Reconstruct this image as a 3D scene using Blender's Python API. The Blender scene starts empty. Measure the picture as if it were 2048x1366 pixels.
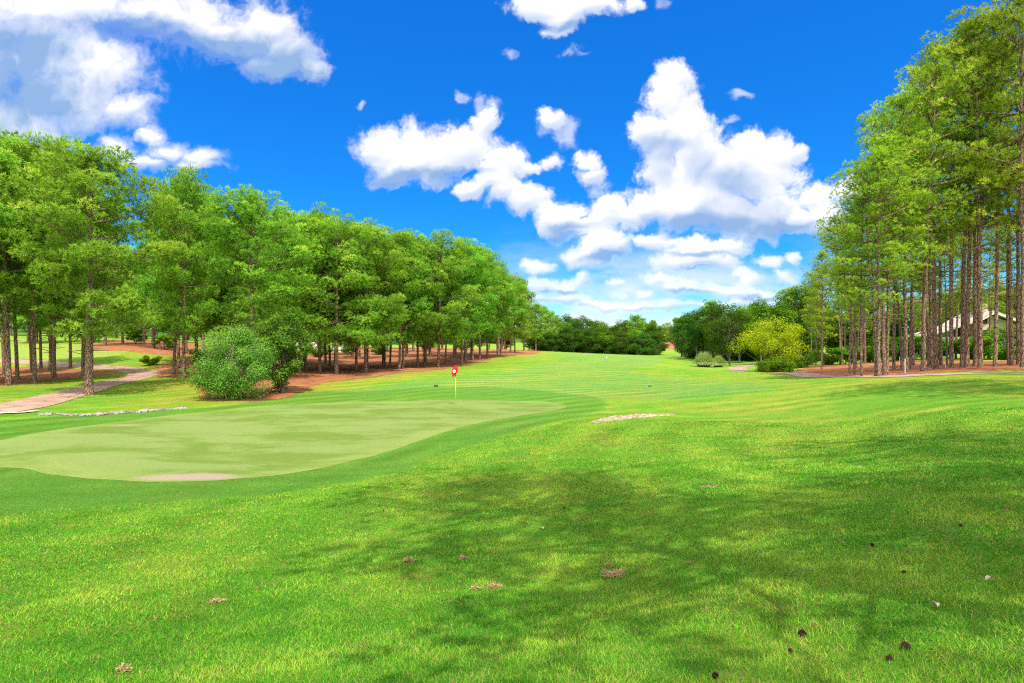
import bpy, math, random
import numpy as np
from mathutils import Vector

PI = math.pi
R = math.radians
scene = bpy.context.scene
COL = scene.collection

# ------------------------------------------------------------------ camera
EYE = 1.6
FPX = 1138.0                     # focal length in pixels of the 2048-wide photograph
cam_d = bpy.data.cameras.new("camera")
cam = bpy.data.objects.new("camera", cam_d)
COL.objects.link(cam)
cam_d.sensor_width = 36.0
cam_d.lens = FPX / 2048 * 36.0
cam_d.clip_start = 0.05
cam_d.clip_end = 8000
cam.location = (0, 0, EYE)
cam.rotation_euler = (PI / 2, 0, 0)
scene.camera = cam

# ------------------------------------------------------------------ sun, exposure
SUN_EL = R(62)
SUN_H = Vector((0.32, -0.95, 0)).normalized()
to_sun = Vector((SUN_H.x * math.cos(SUN_EL), SUN_H.y * math.cos(SUN_EL), math.sin(SUN_EL)))
sl = bpy.data.lights.new("sun", 'SUN')
sl.energy = 3.3
sl.angle = R(0.55)
sl.color = (1.0, 0.93, 0.80)
sun = bpy.data.objects.new("sun", sl)
COL.objects.link(sun)
sun.location = (20, -40, 60)
sun.rotation_euler = to_sun.to_track_quat('Z', 'Y').to_euler()

scene.view_settings.view_transform = 'Standard'
scene.view_settings.look = 'None'
scene.view_settings.exposure = 0.85
scene.view_settings.gamma = 1.0
scene.view_settings.use_curve_mapping = False
scene.render.engine = 'CYCLES'
cy = scene.cycles
cy.max_bounces = 6
cy.diffuse_bounces = 4
cy.glossy_bounces = 1
cy.transmission_bounces = 2
cy.transparent_max_bounces = 4
cy.use_denoising = False
cy.pixel_filter_type = 'BLACKMAN_HARRIS'
cy.filter_width = 1.15
cy.caustics_reflective = False
cy.caustics_refractive = False

# ------------------------------------------------------------------ world: clear sky with cumulus
world = bpy.data.worlds.new("World")
scene.world = world
world.use_nodes = True
WT = world.node_tree
for n in list(WT.nodes):
    WT.nodes.remove(n)


class NT:
    """small helper for building node trees"""
    def __init__(self, tree):
        self.t = tree

    def new(self, kind, **kw):
        n = self.t.nodes.new(kind)
        for k, v in kw.items():
            setattr(n, k, v)
        return n

    def link(self, a, b):
        self.t.links.new(a, b)

    def put(self, sock, v):
        if isinstance(v, bpy.types.NodeSocket):
            self.t.links.new(v, sock)
        elif isinstance(v, (tuple, list)) and len(v) == 3 and sock.type == 'RGBA':
            sock.default_value = (*v, 1)
        else:
            sock.default_value = v

    def m(self, op, a, b=None, c=None, clamp=False):
        n = self.new('ShaderNodeMath', operation=op, use_clamp=clamp)
        self.put(n.inputs[0], a)
        if b is not None:
            self.put(n.inputs[1], b)
        if c is not None:
            self.put(n.inputs[2], c)
        return n.outputs[0]

    def v(self, op, a, b=None, c=None):
        n = self.new('ShaderNodeVectorMath', operation=op)
        self.put(n.inputs[0], a)
        if b is not None:
            if op == 'SCALE':
                self.put(n.inputs['Scale'], b)
            else:
                self.put(n.inputs[1], b)
        if c is not None:
            self.put(n.inputs[2], c)
        return n.outputs['Value'] if op in ('LENGTH', 'DOT_PRODUCT') else n.outputs['Vector']

    def mix(self, f, a, b, blend='MIX'):
        n = self.new('ShaderNodeMix', data_type='RGBA', blend_type=blend)
        self.put(n.inputs['Factor'], f)
        self.put(n.inputs['A'], a) if False else None
        self.put(n.inputs[6], a)
        self.put(n.inputs[7], b)
        return n.outputs[2]

    def ramp(self, f, lo, hi, a=0.0, b=1.0, smooth=True):
        n = self.new('ShaderNodeMapRange', interpolation_type='SMOOTHSTEP' if smooth else 'LINEAR')
        self.put(n.inputs[0], f)
        n.inputs[1].default_value = lo
        n.inputs[2].default_value = hi
        n.inputs[3].default_value = a
        n.inputs[4].default_value = b
        return n.outputs[0]

    def noise(self, vec, scale, detail=4, rough=0.55, dist=0.0, out='Fac', dims='3D'):
        n = self.new('ShaderNodeTexNoise', noise_dimensions=dims)
        if vec is not None:
            self.put(n.inputs['Vector'], vec)
        n.inputs['Scale'].default_value = scale
        n.inputs['Detail'].default_value = detail
        n.inputs['Roughness'].default_value = rough
        n.inputs['Distortion'].default_value = dist
        return n.outputs[out]


def px_uv(px, py):
    return (px - 1024) / FPX, (683 - py) / FPX


# cumulus heaps: centre and half-size, given as bearings (in the photograph's pixels of arc)
CLOUDS = [
    (40, 90, 250, 120), (120, 200, 170, 75), (200, 130, 95, 105), (255, 215, 55, 45), (40, 240, 140, 50), (90, 282, 75, 26),
    (120, 15, 250, 50), (330, 35, 150, 55), (440, 75, 90, 50), (520, 60, 90, 60), (570, 105, 75, 52), (615, 138, 48, 26), (545, 135, 60, 26),
    (240, 300, 38, 32), (300, 270, 26, 22), (330, 305, 48, 26), (400, 315, 50, 24), (270, 328, 60, 16), (390, 335, 55, 12),
    (760, 305, 68, 42), (840, 320, 90, 62), (800, 345, 60, 34), (920, 295, 80, 45), (968, 255, 34, 38), (1000, 325, 60, 38), (985, 360, 45, 30),
    (952, 208, 9, 20), (975, 215, 14, 12), (920, 195, 13, 8), (1065, 330, 28, 18), (1105, 322, 28, 18), (1108, 235, 26, 24), (1128, 268, 17, 22), (1095, 250, 14, 16),
    (1170, 320, 22, 20), (1178, 350, 26, 26), (1190, 385, 16, 22),
    (935, 375, 32, 22), (1010, 385, 40, 26), (1060, 400, 50, 32), (1120, 430, 60, 34), (1180, 455, 55, 32), (1210, 495, 58, 34), (1170, 515, 50, 26), (1078, 530, 38, 18), (1215, 420, 55, 22), (1260, 440, 50, 26),
    (1352, 148, 40, 30), (1340, 195, 55, 50), (1310, 260, 50, 55), (1360, 260, 70, 60), (1320, 330, 45, 70), (1400, 330, 90, 80), (1470, 340, 80, 72), (1500, 295, 48, 38), (1545, 310, 50, 42), (1590, 300, 28, 16), (1525, 365, 85, 60),
    (1380, 410, 110, 55), (1480, 430, 130, 42), (1560, 420, 75, 40), (1635, 400, 45, 32), (1690, 385, 42, 22), (1650, 440, 45, 40), (1300, 410, 50, 36), (1610, 440, 60, 24),
    (1320, 485, 55, 22), (1400, 500, 75, 26), (1450, 495, 50, 22), (1380, 528, 80, 18), (1435, 525, 55, 18),
    (1320, 560, 52, 18), (1370, 575, 70, 20), (1445, 580, 60, 14), (1500, 560, 30, 28), (1540, 520, 40, 17), (1565, 545, 30, 22), (1510, 595, 50, 20), (1585, 510, 20, 14), (1480, 545, 30, 14),
    (1180, 612, 40, 9), (1070, 600, 40, 12), (1140, 575, 36, 18), (1085, 568, 40, 16), (1225, 568, 24, 10), (1165, 560, 22, 16), (1230, 592, 16, 8), (1290, 590, 30, 12), (1130, 600, 60, 13), (1350, 612, 90, 12), (1240, 615, 70, 8), (1480, 612, 80, 14),
    (1090, 10, 80, 30), (1130, 35, 55, 30), (1110, 55, 30, 16), (1200, 15, 55, 24), (1255, 10, 30, 16), (1140, 98, 16, 10), (1158, 108, 12, 6), (1022, 103, 11, 8), (1325, 8, 16, 8),
    (1480, 195, 18, 7), (1458, 243, 11, 7), (728, 207, 7, 6), (1585, 368, 10, 6),
]
# thick, shadowed hearts of the heaps
GREYS = [
    (930, 345, 60, 14), (1150, 455, 60, 12), (1200, 515, 60, 12), (1400, 512, 80, 8), (1560, 450, 70, 18), (1380, 585, 70, 8), (1110, 50, 60, 10), (1110, 585, 60, 8), (1520, 600, 60, 8),
    (20, 90, 200, 70), (60, 190, 165, 80), (250, 60, 120, 30), (480, 100, 110, 50), (90, 282, 60, 14), (10, 150, 110, 60), (560, 120, 110, 60), (400, 100, 90, 40), (1440, 445, 170, 38), (1500, 415, 130, 34), (1320, 300, 50, 70), (1480, 370, 70, 50),
    (790, 355, 75, 22), (880, 350, 50, 22), (1390, 545, 70, 10), (1420, 600, 120, 8), (1120, 470, 50, 12), (1340, 470, 40, 15), (1400, 320, 50, 50),
]




# ---- cloud cover worked out once on a grid of bearings (u, v) = (x / y, z / y)
_rs = np.random.RandomState(11)


def lattice_noise(X, Y, seed):
    """2-D gradient noise, about -1..1"""
    rs = np.random.RandomState(seed)
    n = 512
    ang = rs.rand(n, n) * 2 * PI
    gx, gy = np.cos(ang), np.sin(ang)
    xi = np.floor(X).astype(int)
    yi = np.floor(Y).astype(int)
    fx, fy = X - xi, Y - yi
    ux, uy = fx * fx * fx * (fx * (fx * 6 - 15) + 10), fy * fy * fy * (fy * (fy * 6 - 15) + 10)

    def g(a, b):
        i, j = (xi + a) % n, (yi + b) % n
        return gx[i, j] * (fx - a) + gy[i, j] * (fy - b)
    a = g(0, 0) * (1 - ux) + g(1, 0) * ux
    b = g(0, 1) * (1 - ux) + g(1, 1) * ux
    return (a * (1 - uy) + b * uy) * 1.5


def fbm(X, Y, sc, octs, rough, seed, billow=False):
    tot, amp, norm = 0, 1.0, 0
    for k in range(octs):
        q = lattice_noise(X * sc + 17.3 * k, Y * sc - 9.1 * k, seed + k)
        if billow:
            q = 1 - 2 * np.abs(q) ** 0.9
            q = -q
        tot = tot + amp * q
        norm += amp
        amp *= rough
        sc *= 2.03
    return tot / norm


def smin(a, b, k):
    h = np.clip(k - np.abs(a - b), 0, None) / k
    return np.minimum(a, b) - h * h * h * k / 6.0


def sstep(x, lo, hi):
    t = np.clip((x - lo) / (hi - lo), 0, 1)
    return t * t * (3 - 2 * t)


def blur(a, n, axis):
    for _ in range(2):
        c = np.cumsum(np.concatenate([np.repeat(np.take(a, [0], axis), n, axis), a, np.repeat(np.take(a, [-1], axis), n, axis)], axis), axis)
        hi = np.take(c, range(2 * n, c.shape[axis]), axis)
        lo = np.take(c, range(0, c.shape[axis] - 2 * n), axis)
        a = (hi - lo) / (2 * n)
    return a


U0, U1, V0, V1 = -1.35, 1.35, -0.02, 0.98
NU, NV = 2430, 900
uu, vv = np.meshgrid(np.linspace(U0, U1, NU), np.linspace(V0, V1, NV))
wx = uu + 0.034 * fbm(uu, vv, 9, 6, 0.62, 1)
wy = vv + 0.030 * fbm(uu, vv, 9, 6, 0.62, 21)


def heaps(items, x, y, blend):
    acc = np.full(x.shape, 9.0)
    for cx, cyy, rx, ry in items:
        u, v = px_uv(cx, cyy)
        k = 1.7 if rx < 20 else 1.0
        acc = smin(acc, np.hypot((x - u) * FPX / (rx * k), (y - v) * FPX / (ry * k)), blend)
    return 1 - acc


S = heaps([c for c in CLOUDS if c[2] >= 20], wx, wy, 0.22)
Scr = heaps([c for c in CLOUDS if c[2] < 20], uu + (wx - uu) * 0.8, vv + (wy - vv) * 0.8, 0.2)
puff = fbm(wx, wy, 16, 6, 0.52, 41, billow=True)
wisp = fbm(wx, wy, 14, 7, 0.70, 61)
soft = np.clip((-0.1 - uu) / 0.5, 0, 1) * np.clip((vv - 0.2) / 0.1, 0, 1)   # the nearest heaps, upper left, are softer
F = np.clip(S, -1, 0.75) + puff * (0.28 - 0.12 * soft) + wisp * (0.78 - 0.1 * soft)
lo = -0.33 - 0.03 * soft
low = sstep(-vv, -0.20, -0.06)
als = sstep(np.clip(Scr, -1, 0.6) + wisp * 1.1, 0.0, 0.9) * 0.55          # faint loose scraps
al = sstep(F - lo, 0.0, 0.58 + 0.40 * soft + 0.35 * low) ** 1.2 * (1 - 0.30 * low)
thin = sstep(fbm(uu * 0.7, vv * 2.2, 7, 6, 0.6, 91) + 0.45 * np.exp(-((uu - 0.26) / 0.28) ** 2), -0.05, 0.75) * sstep(-vv, -0.22, -0.05) * (0.35 + 0.62 * np.exp(-((uu - 0.26) / 0.30) ** 2))   # milky veil low down
thin2 = sstep(vv, 0.13, 0.01) if False else np.clip((0.16 - vv) / 0.16, 0, 1) * 0.28
# relief: the heap's own thickness as a height, lit from above and slightly from the left
Hh = np.sqrt(np.clip(np.clip(S, -1, 0.75) + puff * 0.30 + wisp * 0.35 + 0.12, 0, 2)) * 0.050
du, dv = (U1 - U0) / (NU - 1), (V1 - V0) / (NV - 1)
Hb = blur(blur(Hh, 4, 0), 4, 1)
gy_, gx_ = np.gradient(Hb, dv, du)
nl = np.sqrt(gx_ ** 2 + gy_ ** 2 + 1)
lam = (-gx_ * -0.30 - gy_ * 0.62 + 0.72) / nl
Hc = blur(blur(Hh, 14, 0), 14, 1)
gyc, gxc = np.gradient(Hc, dv, du)
lamc = (-gxc * -0.2 - gyc * 0.75 + 0.65) / np.sqrt(gxc ** 2 + gyc ** 2 + 1)
G = heaps(GREYS, wx, wy, 0.3) + 0.30 * puff + 0.15 * wisp
grey = sstep(G, -0.35, 0.75)
lit = 0.40 + 0.32 * np.clip(lam, 0, 1.2) + 0.60 * np.clip(lamc, 0, 1) - (0.66 + 0.55 * soft) * grey
edge = sstep(F - lo, 0.0, 0.5)
lit = lit * (0.55 + 0.45 * edge) + 0.45 * (1 - edge) * 0.95
lit = np.clip(lit, 0.0, 1.0)
al = np.maximum(al, als)
cover = 1 - (1 - al * 0.97) * (1 - thin) * (1 - thin2)
lit = np.where(al > 0.02, lit, 0.85) * sstep(al, 0, 0.5) + 0.85 * (1 - sstep(al, 0, 0.5))
fade = np.clip(np.minimum(uu - U0, U1 - uu) / 0.15, 0, 1) * np.clip((V1 - vv) / 0.1, 0, 1)
buf = np.zeros((NV, NU, 4), np.float32)
buf[..., 0] = cover * fade
buf[..., 1] = lit
buf[..., 3] = 1
cimg = bpy.data.images.new('cloud_cover', NU, NV, alpha=False, float_buffer=True)
cimg.colorspace_settings.name = 'Non-Color'
cimg.pixels.foreach_set(buf.ravel())
cimg.update()

W = NT(WT)
geo = W.new('ShaderNodeTexCoord')
sep = W.new('ShaderNodeSeparateXYZ')
W.link(geo.outputs['Generated'], sep.inputs[0])
dy = W.m('ADD', W.m('ABSOLUTE', sep.outputs[1]), 0.001)
comb = W.new('ShaderNodeCombineXYZ')
W.link(W.m('MULTIPLY_ADD', W.m('DIVIDE', sep.outputs[0], dy), 1 / (U1 - U0), -U0 / (U1 - U0)), comb.inputs[0])
W.link(W.m('MULTIPLY_ADD', W.m('DIVIDE', sep.outputs[2], dy), 1 / (V1 - V0), -V0 / (V1 - V0)), comb.inputs[1])
it = W.new('ShaderNodeTexImage', image=cimg, extension='CLIP', interpolation='Linear')
W.link(comb.outputs[0], it.inputs[0])
cs = W.new('ShaderNodeSeparateColor')
W.link(it.outputs[0], cs.inputs[0])

sky = W.new('ShaderNodeTexSky', sky_type='NISHITA')
sky.sun_disc = False
sky.sun_elevation = SUN_EL
sky.sun_rotation = math.atan2(SUN_H.x, SUN_H.y)
sky.altitude = 300
sky.air_density = 0.8
sky.dust_density = 0.0
sky.ozone_density = 3.0
# deeper, more saturated blue (the photograph's grading), same hue shift all over
sk = W.new('ShaderNodeSeparateColor')
W.link(sky.outputs[0], sk.inputs[0])
inv = W.m('DIVIDE', 1.0, W.m('MAXIMUM', sk.outputs[2], 0.001))
nrm = W.v('SCALE', sky.outputs[0], inv)
sn = W.new('ShaderNodeSeparateColor')
W.link(nrm, sn.inputs[0])
cc = W.new('ShaderNodeCombineColor')
W.link(W.m('POWER', sn.outputs[0], 3.7), cc.inputs[0])
W.link(W.m('POWER', sn.outputs[1], 2.08), cc.inputs[1])
cc.inputs[2].default_value = 1.0
SKYB = 4.35
SKYREF = 3.9
scol = W.v('SCALE', cc.outputs[0], W.m('MULTIPLY', W.m('POWER', W.m('DIVIDE', sk.outputs[2], SKYREF), 0.5), SKYB))
CL = 5.1
cloud = W.mix(cs.outputs[1], (1.45, 2.3, 3.8), (CL, CL, CL * 1.02))
colr = W.mix(cs.outputs[0], scol, cloud)
# added bright clouds, unseen overhead and behind the viewer, to lift the ambient light
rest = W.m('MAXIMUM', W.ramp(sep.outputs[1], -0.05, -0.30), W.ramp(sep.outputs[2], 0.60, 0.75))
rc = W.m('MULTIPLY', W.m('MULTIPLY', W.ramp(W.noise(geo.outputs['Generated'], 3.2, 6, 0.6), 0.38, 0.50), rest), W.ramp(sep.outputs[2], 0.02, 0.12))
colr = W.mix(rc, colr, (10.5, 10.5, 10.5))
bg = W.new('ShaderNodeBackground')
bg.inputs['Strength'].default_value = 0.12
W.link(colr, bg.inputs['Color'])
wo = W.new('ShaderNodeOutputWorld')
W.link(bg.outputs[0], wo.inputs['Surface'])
world.cycles.sampling_method = 'MANUAL'
world.cycles.sample_map_resolution = 512

# ------------------------------------------------------------------ terrain
def ctl(px, py, D):
    """ground point seen at photograph pixel (px, py), D metres ahead"""
    return ((px - 1024) / FPX * D, D, EYE - (py - 683) / FPX * D)


CTL = [ctl(*p) for p in [
    # slope at the viewer's feet
    (1024, 1366, 2.67), (0, 1366, 3.15), (2048, 1366, 2.25), (-500, 1300, 3.6), (2600, 1300, 2.4),
    (1024, 1180, 5.2), (300, 1180, 6.0), (1600, 1180, 3.9), (2048, 1100, 4.1),
    (0, 1027, 11.2), (540, 990, 12.4), (830, 930, 15.5), (1024, 1000, 9.9), (1024, 900, 16.3), (800, 1000, 10.6), (-500, 1040, 12),
    (1300, 950, 11.0), (1300, 885, 15.6), (1200, 862, 19.0), (1300, 845, 20.6), (1420, 843, 20.8), (1500, 1000, 7.6), (1600, 900, 13.2), (1500, 870, 16.6), (1700, 830, 20), (2048, 1000, 5.8), (2048, 900, 9.2), (2048, 830, 14.3),
    (2500, 900, 8.5), (2500, 800, 16), (1850, 850, 14.8), (1850, 800, 21),
    # green
    (180, 960, 14.4), (320, 963, 14.2), (600, 940, 15.6), (0, 905, 18), (-150, 900, 19), (1135, 812, 30.4), (900, 800, 33.5), (911, 811, 30.4), (560, 810, 31), (230, 845, 24.6), (500, 880, 20.5), (750, 860, 22.5), (1000, 835, 26),
    (0, 860, 22.6), (-200, 850, 24),
    # beyond the bunker
    (1260, 829, 25.6), (1190, 833, 25.2), (1340, 828, 26), (1180, 847, 20.6), (1240, 843, 20.8), (1340, 842, 20.8), (1260, 810, 29.5), (1500, 815, 26), (1600, 790, 27.5), (1400, 790, 31), (1200, 780, 37),
    # left: path, rough, lawn behind
    (0, 832, 26.5), (200, 828, 28.3), (340, 818, 29.5), (100, 795, 34.5), (178, 788, 37.2), (300, 800, 34), (400, 800, 33.5), (470, 802, 33.6), (200, 768, 43), (60, 768, 43), (280, 755, 50), (380, 752, 49), (240, 740, 58), (150, 731, 66), (60, 723, 72), (0, 760, 45), (-300, 770, 42),
    (0, 700, 95), (100, 684, 115), (-200, 690, 100), (250, 693, 90), (330, 705, 78), (240, 684, 110), (420, 735, 58),
    # left wood edge
    (560, 790, 37), (620, 762, 46), (680, 748, 53), (800, 737, 63), (880, 730, 71), (930, 724, 77), (1000, 710, 97), (1060, 702, 135), (560, 735, 62), (700, 720, 85), (850, 712, 95), (950, 704, 115), (600, 715, 90), (400, 710, 90),
    # fairway
    (700, 780, 42), (872, 773, 41), (1024, 760, 46.5), (1024, 740, 58), (1100, 720, 84), (1200, 720, 88), (1080, 703, 138), (1200, 708, 142), (1320, 713, 146), (1120, 712, 108), (1300, 773, 40), (1300, 740, 56), (1400, 745, 52), (1450, 742, 56), (1540, 750, 48), (1320, 722, 92),
    (1200, 704, 230), (1100, 703, 230), (1320, 703, 230), (1340, 690, 290), (1340, 672, 400), (1100, 690, 420), (1450, 690, 300),
    # right valley
    (1410, 733, 90), (1440, 738, 80), (1540, 748, 72), (1490, 737, 80), (1480, 728, 110), (1380, 716, 135), (1450, 722, 130), (1560, 722, 125), (1600, 745, 66), (1620, 730, 90), (1700, 728, 80),
    # right wood
    (1620, 753, 45), (1690, 754, 38), (1757, 752, 36.5), (1830, 752, 32), (1900, 749, 31), (2048, 749, 29.5), (2200, 750, 27), (1860, 742, 38), (1925, 741, 36), (2030, 738, 35), (1950, 757, 25.5), (1750, 758, 31), (1750, 765, 28.5),
    (1980, 714, 72), (1870, 720, 68), (1750, 726, 70), (2200, 712, 70), (2300, 730, 38), (1870, 712, 90), (2100, 705, 100),
]]
for a in range(0, 360, 24):                      # rest of the country round about
    ca, sa = math.cos(R(a)), math.sin(R(a))
    if not (sa > 0.45):
        CTL.append((14 * ca, 14 * sa, 0.25 + 0.9 * ca * 0.6))
        CTL.append((60 * ca, 60 * sa, 0.0 + 0.8 * ca))
    CTL.append((900 * ca, 900 * sa, 1.0 if sa < 0.5 else 5.0))
    CTL.append((3000 * ca, 3000 * sa, 0.0))
CTL = np.array(CTL)


def warpc(x, y):
    r = np.sqrt(x * x + y * y + 9.0)
    return np.stack([np.log(r) * 1.0, x / r * 1.6, y / r * 1.2], -1)


_cw = warpc(CTL[:, 0], CTL[:, 1])
# heights are fitted as slope below eye level, which is smooth in these coordinates
_rw = np.sqrt(CTL[:, 0] ** 2 + CTL[:, 1] ** 2 + 9.0)
_K = np.linalg.norm(_cw[:, None] - _cw[None], axis=-1) ** 3
_n = len(CTL)
_A = np.zeros((_n + 4, _n + 4))
_A[:_n, :_n] = _K + np.eye(_n) * 4e-4
_A[:_n, _n] = 1
_A[:_n, _n + 1:] = _cw
_A[_n:, :_n] = _A[:_n, _n:].T
_b = np.zeros(_n + 4)
_b[:_n] = (CTL[:, 2] - EYE) / _rw
_w = np.linalg.solve(_A, _b)


BUNKER = None


def height(x, y):
    x = np.atleast_1d(np.asarray(x, float))
    y = np.atleast_1d(np.asarray(y, float))
    out = np.empty(x.shape)
    for i in range(0, len(x), 40000):
        xs, ys = x[i:i + 40000], y[i:i + 40000]
        c = warpc(xs, ys)
        d2 = ((c ** 2).sum(1)[:, None] + (_cw ** 2).sum(1)[None] - 2 * c @ _cw.T).clip(0)
        K = d2 ** 1.5
        v = K @ _w[:_n] + _w[_n] + c @ _w[_n + 1:]
        out[i:i + 40000] = v * np.sqrt(xs ** 2 + ys ** 2 + 9) + EYE
    # gentle undulation, bunker hollow
    out += 0.035 * np.sin(x * 0.9 + 1.3 * np.sin(y * 0.4)) * np.sin(y * 0.7 + 0.8) * np.clip(np.hypot(x, y) / 8, 0, 1)
    out += 0.012 * np.sin(x * 2.7 + y * 1.1) * np.sin(y * 2.3 - x * 0.6)
    if BUNKER is not None:
        near = (np.abs(x - 5) < 6) & (np.abs(y - 24) < 6)
        if near.any():
            d = sdf(BUNKER, x[near], y[near])
            out[near] -= 0.20 * np.clip(d / 0.45, 0, 1) - 0.05 * np.exp(-(d / 0.35) ** 2) * (d < 0)
    return out


def h1(x, y):
    return float(height([x], [y])[0])


def ray(px, py, lo=2.0, hi=600.0):
    """first ground point along the bearing of a photograph pixel"""
    px = np.atleast_1d(np.asarray(px, float))
    py = np.atleast_1d(np.asarray(py, float))
    Ds = np.exp(np.linspace(math.log(lo), math.log(hi), 700))
    out = []
    for a, b in zip(px, py):
        x = (a - 1024) / FPX * Ds
        z = EYE - (b - 683) / FPX * Ds
        hit = np.nonzero(height(x, Ds) >= z)[0]
        D = Ds[hit[0]] if len(hit) else hi
        out.append(((a - 1024) / FPX * D, D))
    return out


def at(px, D):
    x = (px - 1024) / FPX * D
    return (x, D, h1(x, D))


def sdf(poly, x, y):
    """signed distance to a closed polygon, positive inside"""
    P_ = np.array(poly, float)
    best = np.full(x.shape, 1e9)
    inside = np.zeros(x.shape, bool)
    for i in range(len(P_)):
        a, b = P_[i], P_[(i + 1) % len(P_)]
        e = b - a
        t = np.clip(((x - a[0]) * e[0] + (y - a[1]) * e[1]) / (e @ e + 1e-12), 0, 1)
        best = np.minimum(best, (x - a[0] - t * e[0]) ** 2 + (y - a[1] - t * e[1]) ** 2)
        c = ((a[1] <= y) & (b[1] > y)) | ((b[1] <= y) & (a[1] > y))
        with np.errstate(divide='ignore', invalid='ignore'):
            xi = a[0] + (y - a[1]) / (b[1] - a[1]) * e[0]
        inside ^= c & (x < xi)
    return np.sqrt(best) * np.where(inside, 1, -1)


def smooth_poly(pts, n=6):
    """closed Catmull-Rom through the points"""
    P_ = np.array(pts, float)
    m = len(P_)
    out = []
    for i in range(m):
        p0, p1, p2, p3 = P_[i - 1], P_[i], P_[(i + 1) % m], P_[(i + 2) % m]
        for k in range(n):
            t = k / n
            out.append(0.5 * ((2 * p1) + (-p0 + p2) * t + (2 * p0 - 5 * p1 + 4 * p2 - p3) * t * t + (-p0 + 3 * p1 - 3 * p2 + p3) * t ** 3))
    return np.array(out)


def strip(pts, width):
    """polygon round a centreline"""
    P_ = np.array(pts, float)
    m = len(P_)
    fine = []
    for i in range(m - 1):
        p0, p1, p2, p3 = P_[max(i - 1, 0)], P_[i], P_[i + 1], P_[min(i + 2, m - 1)]
        for k in range(6):
            t = k / 6
            fine.append(0.5 * ((2 * p1) + (-p0 + p2) * t + (2 * p0 - 5 * p1 + 4 * p2 - p3) * t * t + (-p0 + 3 * p1 - 3 * p2 + p3) * t ** 3))
    fine.append(P_[-1])
    fine = np.array(fine)
    T = np.gradient(fine, axis=0)
    T /= np.linalg.norm(T, axis=1)[:, None] + 1e-9
    N = np.stack([-T[:, 1], T[:, 0]], 1) * width / 2
    return np.concatenate([fine + N, (fine - N)[::-1]])


def pxpoly(pts):
    return [ray(p[0], p[1])[0] if p[0] != 'w' else (p[1], p[2]) for p in pts]


def pd(px, D):
    return ((px - 1024) / FPX * D, D)


GREEN = smooth_poly([pd(-120, 18.6)] + pxpoly([(0, 882), (100, 862), (230, 845), (400, 825), (560, 811), (700, 804), (850, 801), (1000, 801), (1090, 804), (1134, 812), (1110, 823), (1050, 831), (980, 843), (900, 863), (830, 885), (760, 909), (680, 930), (600, 945), (500, 957), (400, 965), (300, 965), (200, 960), (100, 950), (30, 938)]) + [pd(-110, 16.4)])
APRON = smooth_poly([pd(-400, 24)] + pxpoly([(0, 842), (130, 831), (420, 816), (540, 797), (660, 783), (800, 778)]) + pxpoly([(1000, 776), (1180, 792), (1210, 815), (1120, 842), (1030, 866), (900, 905), (830, 935), (700, 965), (540, 990), (250, 1010), (0, 1027)]) + [pd(-400, 11.5)])
FAIRWAY = smooth_poly(pxpoly([(640, 784), (800, 768), (960, 752), (1060, 735), (1130, 716)]) + [pd(1130, 140), pd(1300, 150), pd(1330, 100)] + pxpoly([(1270, 738), (1285, 750), (1420, 762), (1560, 775), (1400, 795), (1200, 800), (1000, 790), (800, 788)]))
FAIRWAY2 = smooth_poly([pd(-400, 80), pd(-400, 120), pd(0, 130), pd(100, 112), pd(170, 98), pd(260, 82), pd(180, 72), pd(0, 76)])
BUNKER = smooth_poly(pxpoly([(1178, 847), (1195, 840), (1225, 834), (1265, 830), (1310, 828.5), (1350, 829.5), (1352, 832), (1325, 834), (1290, 837), (1250, 841.5), (1210, 846)]))
PATH_L = strip([pd(-900, 16), pd(-500, 20), pd(-160, 24.5), pd(0, 28.5), pd(100, 34), pd(200, 42), pd(270, 49), pd(288, 54), pd(245, 59), pd(160, 65), pd(60, 71), pd(-60, 76), pd(-300, 84)], 2.6)
CURB = strip([pd(-120, 25.2), pd(-30, 26.6), pd(40, 27.6), pd(75, 28.4)], 0.42)
PATH_R = strip([pd(2700, 20), pd(2350, 25), pd(2048, 29.8), pd(1900, 31.6), pd(1800, 33.6), pd(1710, 37.5), pd(1630, 44), pd(1575, 56), pd(1520, 66), pd(1480, 76), pd(1478, 88), pd(1510, 104), pd(1560, 118)], 2.5)
STRAW = {
    'left_bed': smooth_poly(pxpoly([(-60, 772), (60, 765), (150, 757), (230, 748)]) + [pd(225, 56), pd(120, 63), pd(0, 67), pd(-200, 70), pd(-200, 50)]),
    'mid_bed': smooth_poly([pd(305, 51), pd(385, 46), pd(400, 39), pd(405, 34.5), pd(440, 33), pd(520, 33.2), pd(600, 38)] + pxpoly([(640, 768), (720, 758), (800, 748), (880, 739), (960, 724), (1010, 712)]) + [pd(1066, 112), pd(1085, 150), pd(1075, 185), pd(950, 190), pd(700, 150), pd(560, 125), pd(460, 100), pd(400, 80), pd(350, 66), pd(310, 60)]),
    'far_left_bed': smooth_poly([pd(185, 84), pd(260, 80), pd(330, 74), pd(400, 80), pd(400, 120), pd(250, 125), pd(195, 105)]),
    'right_bed': smooth_poly([pd(1585, 62), pd(1640, 47), pd(1700, 40.5), pd(1757, 35.4), pd(1800, 36.2), pd(1860, 35.6), pd(1940, 34.6), pd(2048, 33.4), pd(2300, 30), pd(2600, 34), pd(2500, 60), pd(2060, 58), pd(1960, 56), pd(1900, 62), pd(1750, 76), pd(1620, 82)]),
    'gap_bed': smooth_poly([pd(1322, 262), pd(1358, 255), pd(1356, 330), pd(1330, 345)]),
}

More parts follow.
